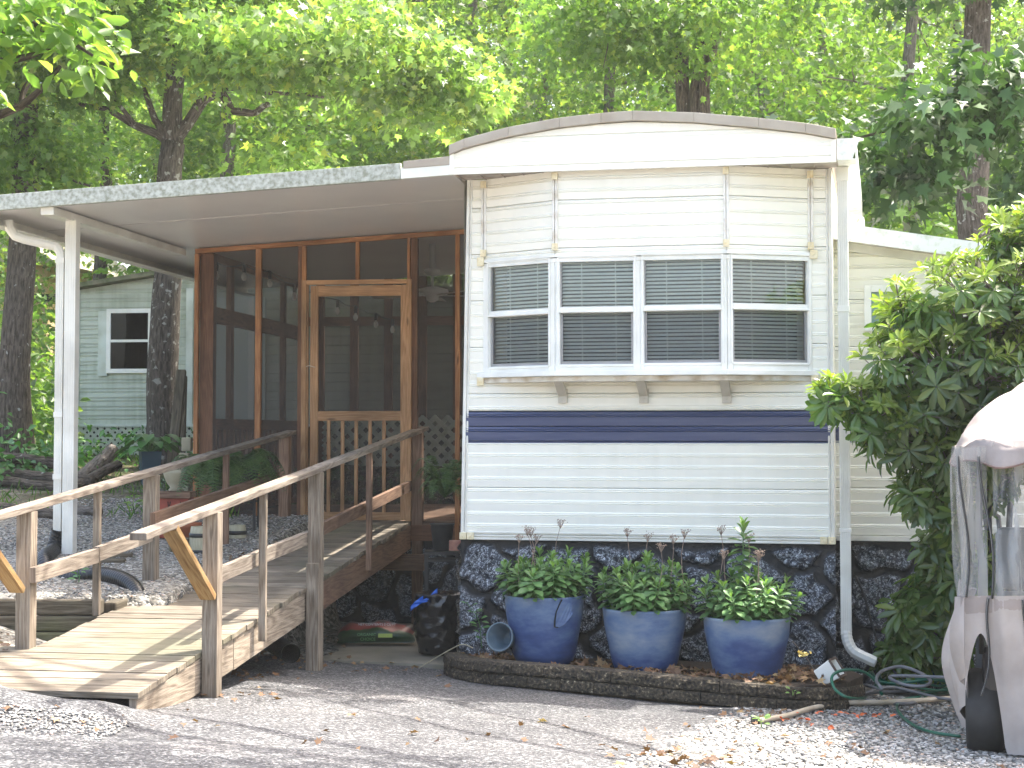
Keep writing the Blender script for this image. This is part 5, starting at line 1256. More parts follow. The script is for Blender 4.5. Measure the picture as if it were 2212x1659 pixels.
fern("broad arching fern in the cream urn on the red planter", (urn.x + .26, urn.y + .15, zu + .03), .40, 1, 54, group="ferns by the porch", h=.24)
f2 = at(520, 1040, 14.0); g2 = gz_(f2.x, f2.y); 
stand("black metal plant stand holding the dark fern left of the door", (f2.x, f2.y, g2), .13, .30)
mb = MB(); mb.lathe((f2.x, f2.y, g2 + .30), [(.09, 0), (.12, .01), (.15, .2), (.16, .22), (.14, .22), (.13, .18)], 24); tag(mb.build("fern_pot", M['rubber'], None, True, base=(f2.x, f2.y, g2 + .3)), "dark round pot on the metal stand under the big fern", "plant pot")
fern("dark spreading fern on the metal stand just left of the ramp top", (f2.x, f2.y, g2 + .46), .40, 2, 54, group="ferns by the porch", h=.20)
def barrel(label, c, r, h):
    t = thing("half_barrel", label, "planter", tuple(c), "barrel planters by the ramp"); m = MB(); m.lathe(c, [(r * .82, 0), (r * .93, h * .25), (r, h * .5), (r * .95, h * .8), (r * .88, h), (r * .78, h), (r * .8, h * .8)], 30); m.build("staves", M['barrel'], t, True)
    for f in (.18, .72): m = MB(); rr = float(np.interp(f, [0, .25, .5, .8, 1], [.82, .93, 1, .95, .88])) * r; m.lathe((c[0], c[1], c[2] + h * f), [(rr - .02, -.015), (rr + .005, -.015), (rr + .006, .015), (rr - .02, .015)], 30); m.build("hoop", M['black_metal'], t, True)
def barrel_at(label, px, y0, y1, w_, d):
    c = at(px, y1, d); zz = c.z; barrel(label, (c.x, c.y, zz), w_ / 2 * d / 3700, at(px, y0, d).z - zz)
barrel_at("cream barrel planter with black hoops nearest the front ramp post", 440, 1137, 1203, 62, 12.9)
barrel_at("small cream barrel planter with black hoop beside the ramp deck", 512, 1134, 1192, 40, 13.6)
c = at(402, 1150, 13.3); gg = gz_(c.x, c.y); mb = MB(); mb.lathe((c.x, c.y, gg), [(.07, 0), (.11, .12), (.12, .13), (.12, .16), (.10, .16)], 24); tag(mb.build("clay_pot", M['terracotta'], None, True, base=(c.x, c.y, gg)), "terracotta pot tucked behind the cream barrel", "plant pot")
# right of the door
d_ = 13.3; c = at(955, 1290, d_); zz = low(c.x, c.y) + .03; hst = at(955, 1190, d_).z - zz
stand("black metal stand between the porch corner and the home", (c.x, c.y, zz), .12, hst)
c2 = (c.x - .0, c.y, zz + hst)
mb = MB(); mb.lathe(c2, [(.06, 0), (.07, .01), (.09, .20), (.10, .21), (.085, .21)], 22); tag(mb.build("fern_pot", M['rubber'], None, True, base=c2), "black pot of the fern right of the door", "plant pot")
fern("bright fern in a black pot between the ramp and the home", (c2[0] + .02, c2[1], at(955, 1075, d_).z), .25, 5, 40, droop=.7, group="ferns by the porch", h=.26)
mb = MB(); q = at(985, 1178, 12.9); q2 = q + Vector((.16, .0, 0)); mb.bar(q - Vector((.05, 0, 0)), q2, .12, .07); tag(mb.build("brick", plain("pink_brick", (.40, .20, .14), (.3, .14, .1), .9, 30), None, base=q), "brick on the stand against the home's corner", "brick")
# black bin bag
c = at(948, 1412, 12.95); zz = low(c.x, c.y) + .03; ht = at(945, 1278, 12.95).z - zz; mb = MB()
def bagf(u, v):
    a = u * 2 * math.pi; h = v; r = float(np.interp(v, [0, .06, .3, .75, .92, 1.0], [.01, .15, .175, .19, .185, .02])); q = (math.sin(a * 7 + h * 9) * .4 + math.sin(a * 13 - h * 23) * .3 + mnoise.noise((math.cos(a) * 2.5, math.sin(a) * 2.5, h * 9)) * 1.2) * .010 * (1 if v > .08 else .2)
    z = zz + ht * (min(v, .95) / .95 if v < .95 else 1.0 - (v - .95) * .4 * 1) + q * .8
    return Vector((c.x + (r + q) * math.cos(a), c.y + (r + q) * math.sin(a), z))
mb.grid(bagf, 90, 60); bag = thing("bin_bag", "shiny black bin bag over a bin beside the home's corner", "bin bag", (c.x, c.y, zz)); mb.build("bag", plain("bag_film", (.010, .010, .011), None, .18, bump=.55, bscale=16, stretch=(1, 1, 3.2), spec=.7), bag, True)
m = MB(); tp0 = at(887, 1315, 12.75); tp1 = at(945, 1278, 12.8); m.grid(lambda u, v: tp0.lerp(tp1, u) + Vector((0, 0, (v - .5) * (.035 + .01 * math.sin(u * 9)) + .012 * math.sin(u * 7))) + Vector((0, .01 * math.sin(v * 9 + u * 20), 0)), 18, 4); m.grid(lambda u, v: tp0.lerp(tp1 + Vector((-.06, 0, -.03)), u) + Vector((0, .02, (v - .5) * .025 + .02 * math.sin(u * 3.1))), 12, 3)
m.build("drawstring", plain("blue_tie", (.02, .14, .62), None, .35), bag, True)
# soil bag under the ramp
c = at(812, 1352, 13.5); zz = low(c.x, c.y) + .035; sbg = thing("soil_bag", "dark green and red bag of garden soil slumped on the pad under the porch", "soil bag", (c.x, c.y, zz)); mb = MB()
def sack(u, v):
    x = (u - .5) * 2; y = (v - .5) * 2; th = (max(0, 1 - abs(x) ** 3.2) ** .55) * (max(0, 1 - abs(y) ** 2.6) ** .5); return Vector((c.x + x * .30 + .01 * math.sin(v * 9), c.y - .02 + y * .04 + .12 * v, zz + .01 + v * .20 * (.45 + .55 * th) + .015 * math.sin(u * 14) * v - 0 * x)) - Vector((0, .10 * th * math.sin(math.pi * min(1, v * 1.1)), 0))
mb.grid(sack, 40, 22)
def sack_mat():
    m, n, b = newmat("printed_sack"); b.inputs['Roughness'].default_value = .35; uv = N(n, 'ShaderNodeUVMap'); sp = N(n, 'ShaderNodeSeparateXYZ'); n.links.new(uv.outputs[0], sp.inputs[0])
    tc = N(n, 'ShaderNodeTexCoord'); nz = N(n, 'ShaderNodeTexNoise'); nz.inputs['Scale'].default_value = 7; n.links.new(tc.outputs['Object'], nz.inputs[0])
    ad = N(n, 'ShaderNodeMath', operation='MULTIPLY_ADD'); ad.inputs[1].default_value = .5; n.links.new(nz.outputs[0], ad.inputs[0]); n.links.new(sp.outputs[1], ad.inputs[2])
    r = ramp(n, ad.outputs[0], [(.40, (.012, .035, .012)), (.75, (.02, .06, .02)), (.80, (.20, .035, .03)), (.96, (.25, .06, .05)), (1.0, (.05, .04, .04))]); n.links.new(r.outputs[0], b.inputs[0]); return m
mb.build("sack", sack_mat(), sbg, True)
def text(name, s, loc, size, mat, parent, rot=(math.pi / 2, 0, 0), ext=.0006):
    cu = bpy.data.curves.new(name, 'FONT'); cu.body = s; cu.size = size; cu.extrude = ext; cu.align_x = 'CENTER'; to = bpy.data.objects.new(name, cu); scene.collection.objects.link(to)
    dg = bpy.context.evaluated_depsgraph_get(); me = bpy.data.meshes.new_from_object(to.evaluated_get(dg)); bpy.data.objects.remove(to)
    Mx = Matrix.Translation(Vector(loc)) @ Matrix.Rotation(rot[2], 4, 'Z') @ Matrix.Rotation(rot[0], 4, 'X'); me.transform(Mx); me.materials.clear(); return finish(me, name, mat, parent, False)
M['print_white'] = plain('white_print', (.75, .75, .72), None, .5); M['print_lime'] = plain('lime_print', (.45, .55, .12), None, .5); M['print_green'] = plain('green_print', (.12, .30, .10), None, .5)
fy = c.y - .135
text("net_contents_print", "NET CONTENTS 2 CU FT", (c.x + .02, fy - .01, zz + .155), .026, M['print_white'], sbg)
text("organic_print", "ORGANIC", (c.x - .06, fy - .02, zz + .075), .032, M['print_green'], sbg); text("choice_print", "CHOICE", (c.x - .05, fy - .02, zz + .04), .032, M['print_green'], sbg)
m = MB(); m.bar((c.x + .03, fy - .018, zz + .078), (c.x + .14, fy - .018, zz + .078), .002, .03); m.build("label_strip", M['print_lime'], sbg)
# hosta in a blue square pot at the big tree
c = at(324, 1012, 17.0); zz = gz_(c.x, c.y); top = at(324, 975, 17.0).z; bp_ = thing("blue_square_pot", "dark blue square pot at the foot of the leaning tree", "plant pot", (c.x, c.y, zz)); m = MB(); tub(m, Vector((c.x, c.y, zz - .02)), Vector((0, 0, 1)), Vector((.94, .34, 0)), Vector((-.34, .94, 0)), top - zz + .02, .075, .10, .075, .10, .008); m.build("pot", plain("blue_pot", (.012, .05, .085), (.02, .07, .11), .45, 8), bp_)
hs = thing("hosta", "broad leaved hosta growing in the dark blue square pot", "plant", (c.x, c.y, top)); r_ = np.random.default_rng(8); PO = []; DR = []; NR = []; m = MB()
for k in range(34):
    a = k * 2.4; el = r_.uniform(.1, 1.2); L = r_.uniform(.12, .30); d = np.array([math.cos(a) * math.cos(el), math.sin(a) * math.cos(el), math.sin(el)]); p = np.array([c.x, c.y, top]) + d * L; m.tube([(c.x, c.y, top - .02), tuple(p)], [.004, .003], 4); PO.append(p); DR.append(d * [1, 1, .2] + [0, 0, -.3]); NR.append([d[0] * .5, d[1] * .5, 1])
m.build("stalk", M['hosta'], hs); T_H = T_fold([(0, .02), (.12, .26), (.4, .36), (.75, .22), (1, .01)], .35, .25); leaves("leaf", np.array(PO), np.array(DR), np.array(NR), r_.uniform(.13, .20, 34), T_H, M['hosta'], hs, True)
# logs
def log(label, a, b, r, mat='bark', name="log"):
    m = MB(); r_ = np.random.default_rng(int(abs(a[0]) * 997)); P = bend(a, b, 10, .012, r_); m.tube(P, [r * r_.uniform(.92, 1.06) for _ in range(11)], 12); tag(m.build(name, M[mat], None, True, base=tuple(P[0])), label, "log", "logs at the edge of the yard")
def onz(px, py, d, h=0): p = at(px, py, d); p.z = gz_(p.x, p.y) + h; return p
log("uppermost of the long dark logs left of the downspout", onz(-60, 970, 17.4, .26), onz(135, 985, 17.0, .20), .055)
log("middle one of the long dark logs left of the downspout", onz(-60, 985, 17.2, .15), onz(200, 1002, 16.6, .09), .055)
log("lowest of the long dark logs left of the downspout", onz(-60, 1000, 17.0, .05), onz(150, 1010, 16.5, .04), .05)
log("thick sawn log leaning diagonally in front of the lattice", onz(160, 1010, 16.6, .05), onz(242, 950, 17.6, .28), .075, 'bark2')
log("thinner dark log beneath the sawn diagonal log", onz(150, 1015, 16.4, .03), onz(255, 975, 17.2, .18), .05)
log("long mossy log along the front edge of the gravel", onz(-60, 1040, 15.3, .04), onz(142, 1058, 14.6, .04), .05)
log("peeling mossy log right of the carport column in the gravel", onz(142, 1040, 15.0, .04), onz(215, 1052, 14.8, .04), .045, 'bark2')
# leaning old posts at the shed
m = MB(); a = onz(368, 1000, 17.3); b = at(392, 800, 17.8); m.bar(a, b, .10, .06, (0, 1, 0)); tag(m.build("old_post", M['timber'], None, bevel=.01, base=a), "lichen covered wooden post leaning on the shed beside the tree", "post")
m = MB(); a = onz(392, 985, 17.9); b = at(397, 812, 18.0); m.bar(a, b, .07, .06, (0, 1, 0)); tag(m.build("old_post", M['timber'], None, bevel=.01, base=a), "upright dark post right behind the leaning post", "post")
for px, y0, y1, lb in ((404, 945, 975, "upper small pale stone block beside the porch corner"), (399, 978, 1000, "lower small pale stone block beside the porch corner")):
    p = at(px, y1, 16.0); q = at(px, y0, 16.0); m = MB(); m.bar(Vector((p.x, 16, p.z if y1 < 990 else gz_(p.x, 16) - .02)), Vector((q.x, 16, q.z)), .09, .09, (0, 1, 0)); tag(m.build("stone_block", M['cream_pot'], None, bevel=.01, base=p), lb, "stone block")
# white globe
c = at(140, 884 + 82, 18.5); m = MB(); c = at(141, 969, 18.2)
# seedling at the corner of the home, yellow flower stem, weeds
def weed(label, base, H_, n, size, seed, mat='hosta', lean=(0, 0), cat="weed", tpl=T_OVAL, name="weed"):
    r_ = np.random.default_rng(seed); t = thing(name, label, cat, tuple(base)); b = np.array(base); e = b + [lean[0], lean[1], H_]; P = bend(b, e, 8, .06, r_); m = MB(); m.tube(P, [.004 - .0003 * i for i in range(9)], 5); m.build("stem", M[mat], t)
    k = n; idx = r_.uniform(1.5, 8, k); PO = np.array([P[int(i)] * (1 - i % 1) + P[min(8, int(i) + 1)] * (i % 1) for i in idx]); a = np.arange(k) * 2.4; d = np.stack([np.cos(a), np.sin(a), r_.uniform(-.1, .5, k)], 1); PO = PO + d * .02
    leaves("leaf", PO, d, np.stack([np.zeros(k), -.4 * np.ones(k), np.ones(k)], 1) + r_.normal(0, .25, (k, 3)), size * r_.uniform(.6, 1.2, k), tpl, M[mat], t, True)
weed("leafy green seedling climbing at the corner of the stone skirting", at(1040, 1400, 11.75), .30, 22, .055, 3, lean=(-.10, 0.05))
m = MB(); m.tube(spline([at(905, 1443, 12.1), at(935, 1425, 12.05), at(975, 1402, 11.95), at(1000, 1392, 11.9), at(1022, 1400, 11.9)], 6), .004, 5); tag(m.build("twig", M['barrel'], None, True, base=at(905, 1443, 12.1)), "thin pale dry twig across the left end of the edging", "twig")
fl = thing("yellow_flower_stem", "yellow flower on a bent dark stem beside the rightmost pot", "flower", tuple(at(1765, 1460, 10.95))); m = MB(); m.tube(spline([at(1768, 1465, 10.95), at(1745, 1425, 10.98), at(1712, 1385, 11.0)], 6), .004, 5); m.build("stem", M['bark2'], fl)
r_ = np.random.default_rng(3); c = np.array(at(1738, 1412, 10.94)); leaves("petal", c + r_.normal(0, .012, (12, 3)), r_.normal(0, 1, (12, 3)), r_.normal(0, 1, (12, 3)) + [0, -1, .5], .045, T_OVAL, plain("yellow_petal", (.65, .42, .05), (.75, .6, .2), .6, 20), fl)
weed("tiny lime seedling sprouting from the edging blocks", at(1713, 1502, 10.62), .03, 6, .035, 9, mat='sedum_tip')
weed("small weed at the end of the cream hose", gpz(1645, 1575, 0), .05, 9, .04, 10, mat='sedum_tip')
weed("small weed in the gravel beside the ribbed drain pipe", onz(170, 1252, 11.6), .10, 8, .06, 12)
weed("bright weed in the sunny gravel behind the left handrail", onz(492 - 205, 1050, 15.0), .14, 14, .07, 13, mat='sedum_tip')
def scatter(name, label, pts, size, tpl, mat, cat, r_, flat=.35, h=.01):
    n = len(pts); d = r_.normal(0, 1, (n, 3)) * [1, 1, .25]; nr = r_.normal(0, flat, (n, 3)) + [0, 0, 1]; P = np.array([(x, y, z + h) for x, y, z in pts]); o = leaves(name, P, d, nr, size * r_.uniform(.5, 1.3, n), tpl, mat, None, False, base=tuple(P[0])); return tag(o, label, cat, kind="stuff")
r_ = np.random.default_rng(31); pts = []
for px, py, n, s in ((590, 1420, 30, .22), (520, 1465, 22, .18), (760, 1450, 16, .4), (650, 1430, 30, .25), (470, 1500, 18, .22), (1100, 1460, 10, .5), (1640, 1545, 24, .12), (1700, 1570, 12, .25), (1500, 1600, 14, .5), (900, 1600, 20, .8), (300, 1560, 16, .35), (1470, 1645, 50, .16), (15, 1400, 40, .16), (1900, 1630, 14, .4), (700, 1380, 24, .25), (860, 1385, 30, .22)):
    q = gp(px, py)
    for _ in range(n): x = q.x + r_.normal(0, s); y = q.y + r_.normal(0, s * 1.0); pts.append((x, y, (zc if (12.75 < y < 15 and -2 < x < -.4) else ground(x, y)) + .008))
scatter("fallen_leaves", "scattered dry brown leaves lying on the driveway and pad", pts, .06, T_MAPLE, M['dryleaf'], "fallen leaves", r_)
pts = []
for _ in range(900):
    s = r_.uniform(0, tot); a, d = along(EP, s); o = r_.uniform(.1, .6); x = a.x - d.y * o; y = a.y + d.x * o
    pts.append((x, y, ZB + .0 + r_.uniform(0, .035)))
scatter("leaf_mulch", "brown leaf litter filling the bed behind the blocks", pts, .07, T_MAPLE, M['dryleaf'], "leaf litter", r_, .6)
# pebbles
def pebbles(name, label, pts, sizes, mat, r_):
    T = []; ph = (1 + 5 ** .5) / 2
    for v in ((-1, ph, 0), (1, ph, 0), (-1, -ph, 0), (1, -ph, 0), (0, -1, ph), (0, 1, ph), (0, -1, -ph), (0, 1, -ph), (ph, 0, -1), (ph, 0, 1), (-ph, 0, -1), (-ph, 0, 1)): T.append(np.array(v) / 1.9)
    T = np.array(T); Fs = [(0, 11, 5), (0, 5, 1), (0, 1, 7), (0, 7, 10), (0, 10, 11), (1, 5, 9), (5, 11, 4), (11, 10, 2), (10, 7, 6), (7, 1, 8), (3, 9, 4), (3, 4, 2), (3, 2, 6), (3, 6, 8), (3, 8, 9), (4, 9, 5), (2, 4, 11), (6, 2, 10), (8, 6, 7), (9, 8, 1)]
    n = len(pts); P = np.array(pts); a = r_.uniform(0, 6.28, n); sc = np.stack([sizes * r_.uniform(.8, 1.5, n), sizes * r_.uniform(.6, 1.0, n), sizes * r_.uniform(.35, .6, n)], 1); jit = r_.uniform(.85, 1.15, (n, 12, 3))
    L = T[None] * sc[:, None, :] * jit; ca, sa = np.cos(a)[:, None], np.sin(a)[:, None]; X = L[..., 0] * ca - L[..., 1] * sa; Y = L[..., 0] * sa + L[..., 1] * ca; tl = r_.normal(0, .25, (n, 1)); Zz = L[..., 2] + X * tl
    V = np.stack([X, Y, Zz], -1) + P[:, None, :]; o = fastmesh(name, V, Fs, 12, n, mat, None, True, None, tuple(P[0])); return tag(o, label, "gravel", kind="stuff")
def peb_mat(name, stops):
    m, n, b = newmat(name); b.inputs['Roughness'].default_value = .7; g = N(n, 'ShaderNodeNewGeometry'); r = ramp(n, g.outputs['Random Per Island'], stops); n.links.new(r.outputs[0], b.inputs[0]); return m
M['pebble'] = peb_mat('river_pebble', [(0, (.08, .078, .072)), (.35, (.18, .174, .16)), (.7, (.36, .345, .31)), (.93, (.52, .50, .47)), (1, (.40, .24, .15))])
def in_g(x, y):   # gravel patch right of the driveway edge
    t = (y - a1.y) / (a2.y - a1.y); xe = a1.x + (a2.x - a1.x) * t + .08 * mnoise.noise((y * 4, 3, 0)) if y < a1.y else a1.x + (y - a1.y) * .1
    return x > xe - abs(r_.normal(0, .06))
pts = []; 
while len(pts) < 15000:
    x = r_.uniform(.4, 3.6); y = r_.uniform(6.6, 11.4)
    if in_g(x, y) and abs(x / y) < .31: pts.append((x, y, ground(x, y) + .004))
pebbles("pebbles", "grey and white river pebbles beside the driveway edge", pts, r_.uniform(.008, .019, len(pts)), M['pebble'], r_)
pts = []
while len(pts) < 9000:
    x = r_.uniform(-4.2, -1.7); y = r_.uniform(10.9, 16.0)
    if abs(x / y) < .31 and ground(x, y) > low(x, y) + .1: pts.append((x, y, ground(x, y) + .002))
for _ in range(1600): s = abs(r_.normal(0, .35)); x = -2.4 + r_.uniform(-.7, .6); y = 8.2 - s; pts.append((x, y, ground(x, y) + .008))
pebbles("crushed_gravel", "fine crushed gravel over the raised yard and ramp foot", pts, r_.uniform(.006, .012, len(pts)), M['pebble'], r_)
pts = [(gp(px, py).x, gp(px, py).y, gp(px, py).z + .012) for px, py in ((1712, 1552), (1738, 1560), (1766, 1545), (1800, 1552), (1822, 1548), (1850, 1552), (1868, 1549), (1896, 1552), (1758, 1572), (1790, 1578), (1924, 1556), (1690, 1562))]
scatter("orange_petals", "fallen orange flower petals on the pebbles under the hoses", [p for p in pts for _ in range(3)], .045, T_OVAL, plain("orange_petal", (.75, .13, .04), (.8, .22, .08), .6, 20), "petals", r_, .6)
# grass and ground cover in the yard
pts = []
for _ in range(5200):
    y = r_.uniform(14.6, 24); x = r_.uniform(-.33 * y, -1.9 - .03 * y)
    if ground(x, y) > low(x, y) + .1 and mnoise.noise((x * .9, y * .9, 2)) > .12 - .10 * (y - 14.6): pts.append((x, y, ground(x, y)))
P = np.array(pts); n = len(P); d = r_.normal(0, .55, (n, 3)) + [0, 0, 1]
tag(leaves("grass", P, d, r_.normal(0, 1, (n, 3)), .09 * r_.uniform(.4, 1.4, n), (np.array([(0, .05, 0), (.6, .06, 0), (1, 0, .0), (.6, -.06, 0), (0, -.05, 0)]), [(0, 1, 2, 3, 4)]), M['shrub'], None, base=tuple(P[0])), "patchy grass and weeds at the back of the gravel yard", "grass", kind="stuff")
# ------------------------------------------------------------ rhododendron
def rhodo(label, base, blobs, stems, seed, whorls, new=.0, size=.135, name="rhododendron", shell=.35):
    r_ = np.random.default_rng(seed); t = thing(name, label, "shrub", tuple(base)); PO = []; DR = []; NR = []; SZ = []; NW = []; m = MB()
    b0 = np.array(base, float); tot = sum(w_ for *_, w_ in blobs)
    for c, rad, w_ in blobs:
        c = np.array(c, float); rad = np.array(rad)
        hub = c - np.array([0, 0, rad[2] * .3]); s0 = b0 + [*(r_.normal(0, .08, 2)), 0]; md = s0 + (hub - s0) * np.array([.25, .25, .8]); m.tube(bend(s0, md, 5, .04, r_)[:-1] + bend(md, hub, 5, .06, r_), [.024 - .0016 * i for i in range(11)], 7)
        for _ in range(int(whorls * w_ / tot)):
            u = unit(r_.normal(0, 1, 3)); q = c + u * rad * (r_.random() ** shell); out_ = unit(u * .8 + np.array([0, -.15, .55]) + r_.normal(0, .25, 3))
            if r_.random() < .22: m.tube(bend(hub, q, 6, .08, r_), [.012 - .0013 * i for i in range(7)], 5)
            else: m.tube([q - out_ * .16 + r_.normal(0, .02, 3), q], [.004, .003], 4)
            top = (q[2] - (c[2] - rad[2])) / (2 * rad[2]); isn = r_.random() < new * (top > .55) * 1.6
            k = r_.integers(7, 12); ax = out_; e1 = unit(np.cross(ax, [.3, .9, .2])); e2 = np.cross(ax, e1)
            for i in range(k):
                a = i / k * 6.283 + r_.uniform(-.2, .2); d = e1 * math.cos(a) + e2 * math.sin(a); lift = r_.uniform(-.15, .45) if not isn else r_.uniform(.5, 1.3)
                dd = d + ax * lift - np.array([0, 0, .22]); PO.append(q + d * .008 - ax * r_.uniform(0, .03)); DR.append(dd); NR.append(ax + r_.normal(0, .15, 3)); SZ.append(size * r_.uniform(.7, 1.15) * (.7 if isn else 1)); NW.append(isn)
    m.build("branches", M['bark2'], t, True); PO, DR, NR, SZ, NW = map(np.array, (PO, DR, NR, SZ, NW))
    leaves("foliage", PO[~NW], DR[~NW], NR[~NW], SZ[~NW], T_LANCE, M['rhodo'], t, True)
    if NW.any(): leaves("new_growth", PO[NW], DR[NW], NR[NW], SZ[NW], T_LANCE, M['rhodo_new'], t, True)
    return t
A = lambda px, py, d: tuple(at(px, py, d))
bb = at(2150, 1400, 11.5); bb.z = ground(bb.x, bb.y)
rhodo("big glossy rhododendron with pale new leaves on top, right of the home", bb,
      [(A(2060, 790, 11.0), (.62, .50, .52), 1.0), (A(2170, 640, 10.9), (.62, .5, .42), .9), (A(2230, 500, 10.9), (.30, .3, .22), .35), (A(1800, 850, 11.0), (.13, .14, .14), .10), (A(1890, 890, 11.0), (.24, .22, .24), .28), (A(1960, 680, 11.1), (.20, .25, .26), .25), (A(2000, 1060, 11.1), (.25, .20, .16), .22), (A(2100, 980, 11.0), (.36, .3, .36), .6), (A(2060, 1100, 11.0), (.2, .2, .14), .15), (A(2120, 1220, 11.0), (.2, .2, .25), .12), (A(1950, 940, 11.0), (.25, .2, .2), .15)], None, 5, 980, .80, size=.132)
bb = at(2040, 1440, 11.7); bb.z = ground(bb.x, bb.y)
rhodo("low dark rhododendron growing against the stone skirting under the big one", bb, [(A(2015, 1330, 11.65), (.30, .17, .36), 1.0), (A(2060, 1190, 11.6), (.24, .17, .22), .5), (A(1950, 1410, 11.65), (.14, .12, .14), .25)], None, 6, 230, 0, size=.16)

# ------------------------------------------------------------ golf cart under its cover
K = Fr(*at(2078, 1600, 9.0).xy, 17.0)
kz = low(K.o.x + .5, 9.2) ; KW = 1.25; KL = 2.3
cart = thing("golf_cart", "golf cart wrapped in a beige cover with clear vinyl windows", "golf cart", tuple(K.W(KW / 2, KL / 2, kz)))
ztop = at(2066, 985, 9.0).z; zclear = at(2100, 1290, 9.0).z
def cloth_mat(name, ca, cb):
    return plain(name, ca, cb, .75, 5, bump=.35, bscale=9, lo=.3, hi=.75)
M['cover'] = cloth_mat('beige_cover', (.44, .39, .36), (.30, .26, .23)); M['cover_top'] = cloth_mat('cover_top', (.34, .295, .27), (.23, .19, .17))
def vinyl():
    m, n, b = newmat('cloudy_vinyl'); b.inputs[0].default_value = (.36, .36, .35, 1); b.inputs['Roughness'].default_value = .12
    tc = N(n, 'ShaderNodeTexCoord'); mp = N(n, 'ShaderNodeMapping'); mp.inputs[3].default_value = (16, 16, 1.3); n.links.new(tc.outputs['Object'], mp.inputs[0]); nz = N(n, 'ShaderNodeTexNoise'); nz.inputs['Scale'].default_value = 1; nz.inputs['Detail'].default_value = 6; n.links.new(mp.outputs[0], nz.inputs[0]); r = ramp(n, nz.outputs[0], [(.38, .10), (.62, .62)])
    t = N(n, 'ShaderNodeBsdfTransparent'); mx = N(n, 'ShaderNodeMixShader'); n.links.new(r.outputs[0], mx.inputs[0]); n.links.new(t.outputs[0], mx.inputs[1]); n.links.new(b.outputs[0], mx.inputs[2]); n.links.new(mx.outputs[0], n.nodes['Material Output'].inputs[0]); return m
M['vinyl'] = vinyl()
def peri(s):
    "point of the cart's outline, s in metres from the front left corner going right; negative goes back along the left side"
    if s < 0: return (0.0, -s)
    if s < KW: return (s, 0.0)
    return (KW, s - KW)
def fold(s, z, amp):
    return 1.3 * amp * (1.6 * mnoise.noise((s * 6, z * 2.2, 1)) + math.sin(s * 26 + 1.5 * math.sin(z * 2.3)) * .6 + math.sin(s * 61 + z * 3) * .25 + math.sin(s * 11 - z * 1.6) * .6)
def panel(mb, s0, s1, z0f, z1f, amp, nu=60, nv=30, bulge=0.0, lift=None):
    def f(u, v):
        s = s0 + (s1 - s0) * u; z = z0f(s) + (z1f(s) - z0f(s)) * v; x, y = peri(s); q = fold(s, z, amp) * (1 + .8 * v * 0) + bulge * math.sin(math.pi * v)
        cx, cy = x - KW / 2, y - KL / 2; nx, ny = (-1, 0) if s < 0 else ((0, -1) if s < KW else (1, 0))
        return K.W(x + nx * q, y + ny * q, z)
    mb.grid(f, nu, nv)
low_e = lambda s: kz + (.10 if s > .30 else .12 + .52 * max(0, 1 - abs(s - .06) / .26) ** .8 if s > -.2 else .12)
zc_ = lambda s: zclear + .02 * math.sin(s * 5)
mb = MB(); panel(mb, -.9, .02, lambda s: kz + .12 + .3 * max(0, 1 + s / .3), zc_, .028, 40, bulge=.045); panel(mb, .33, KW, lambda s: kz + .05, zc_, .026, 90); panel(mb, .02, .33, lambda s: kz + .05 + .62 * (max(0, 1 - (abs(s - .10) / .12) ** 1.8)), zc_, .022, 30)
panel(mb, KW, KW + KL, lambda s: kz + .1, zc_, .016, 50); mb.build("side_cover", M['cover'], cart, True)
mb = MB(); panel(mb, -.9, .14, zc_, lambda s: ztop + .05, .020, 40); panel(mb, .17, .55, zc_, lambda s: ztop + .08, .024, 40); panel(mb, .57, KW, zc_, lambda s: ztop + .08, .020, 50); mb.build("vinyl_window", M['vinyl'], cart, True)
mb = MB(); panel(mb, -.9, .16, lambda s: zc_(s) - .09, zc_, .021, 40, 3, .004); panel(mb, .17, KW, lambda s: zc_(s) - .09, zc_, .021, 60, 3, .004); mb.build("window_band", M['cover_top'], cart, True)
def zipper(s0, s1, z0, z1, amp, nm="zipper"):
    P = []
    for i in range(24):
        t = i / 23; s = s0 + (s1 - s0) * t + .02 * math.sin(t * 5); x, y = peri(s); P.append(K.W(x, y - fold(s, z0 + (z1 - z0) * t, amp) - .008, z0 + (z1 - z0) * t))
    m = MB(); m.tube(P, .013, 6, flat=.5); z_o = m.build(nm, M['rubber'], cart, True); m = MB(); m.tube([p - K.v * .006 for p in P], .0035, 5); m.build("zip_teeth", plain("zip_grey", (.45, .44, .42)), z_o, True)
zipper(.16, .12, zclear - .0, ztop, .020); zipper(.10, .16, kz + .35, zclear, .02); zipper(.40, .33, kz + .03, zclear, .016); zipper(.03, .02, zclear, ztop, .02)
mb = MB()   # canopy: soft dome over the roof with a loose scalloped valance
def dome(u, v):
    a = u * 2 * math.pi; ca, sa = math.cos(a), math.sin(a); e = 4.0; r = (abs(ca) ** e + abs(sa) ** e) ** (-1 / e); RX, RY = KW / 2 + .05, KL / 2 + .05
    if v < .22: t = v / .22; rr = 1.0 + .0 * t; z = ztop - .035 + .09 * t + .022 * math.sin(a * 13 + .6) * (1 - t) - .05 * max(0, abs(ca * sa) * 2 - .8) * (1 - t); rr = 1.03 - .03 * t + .016 * math.sin(a * 23) * (1 - t)
    else: t = (v - .22) / .78; rr = math.cos(t * math.pi / 2) ** .75; z = ztop + .055 + .42 * (1 - rr ** 2.1) ; z += .07 * mnoise.noise((ca * 3.1, sa * 3.1, t * 3.3)) * (1 - t * .5); rr *= 1 + .02 * mnoise.noise((ca * 6, sa * 6, t * 8))
    return K.W(KW / 2 + RX * r * ca * rr, KL / 2 + RY * r * sa * rr, z)
mb.grid(dome, 120, 30); mb.build("canopy", M['cover_top'], cart, True)
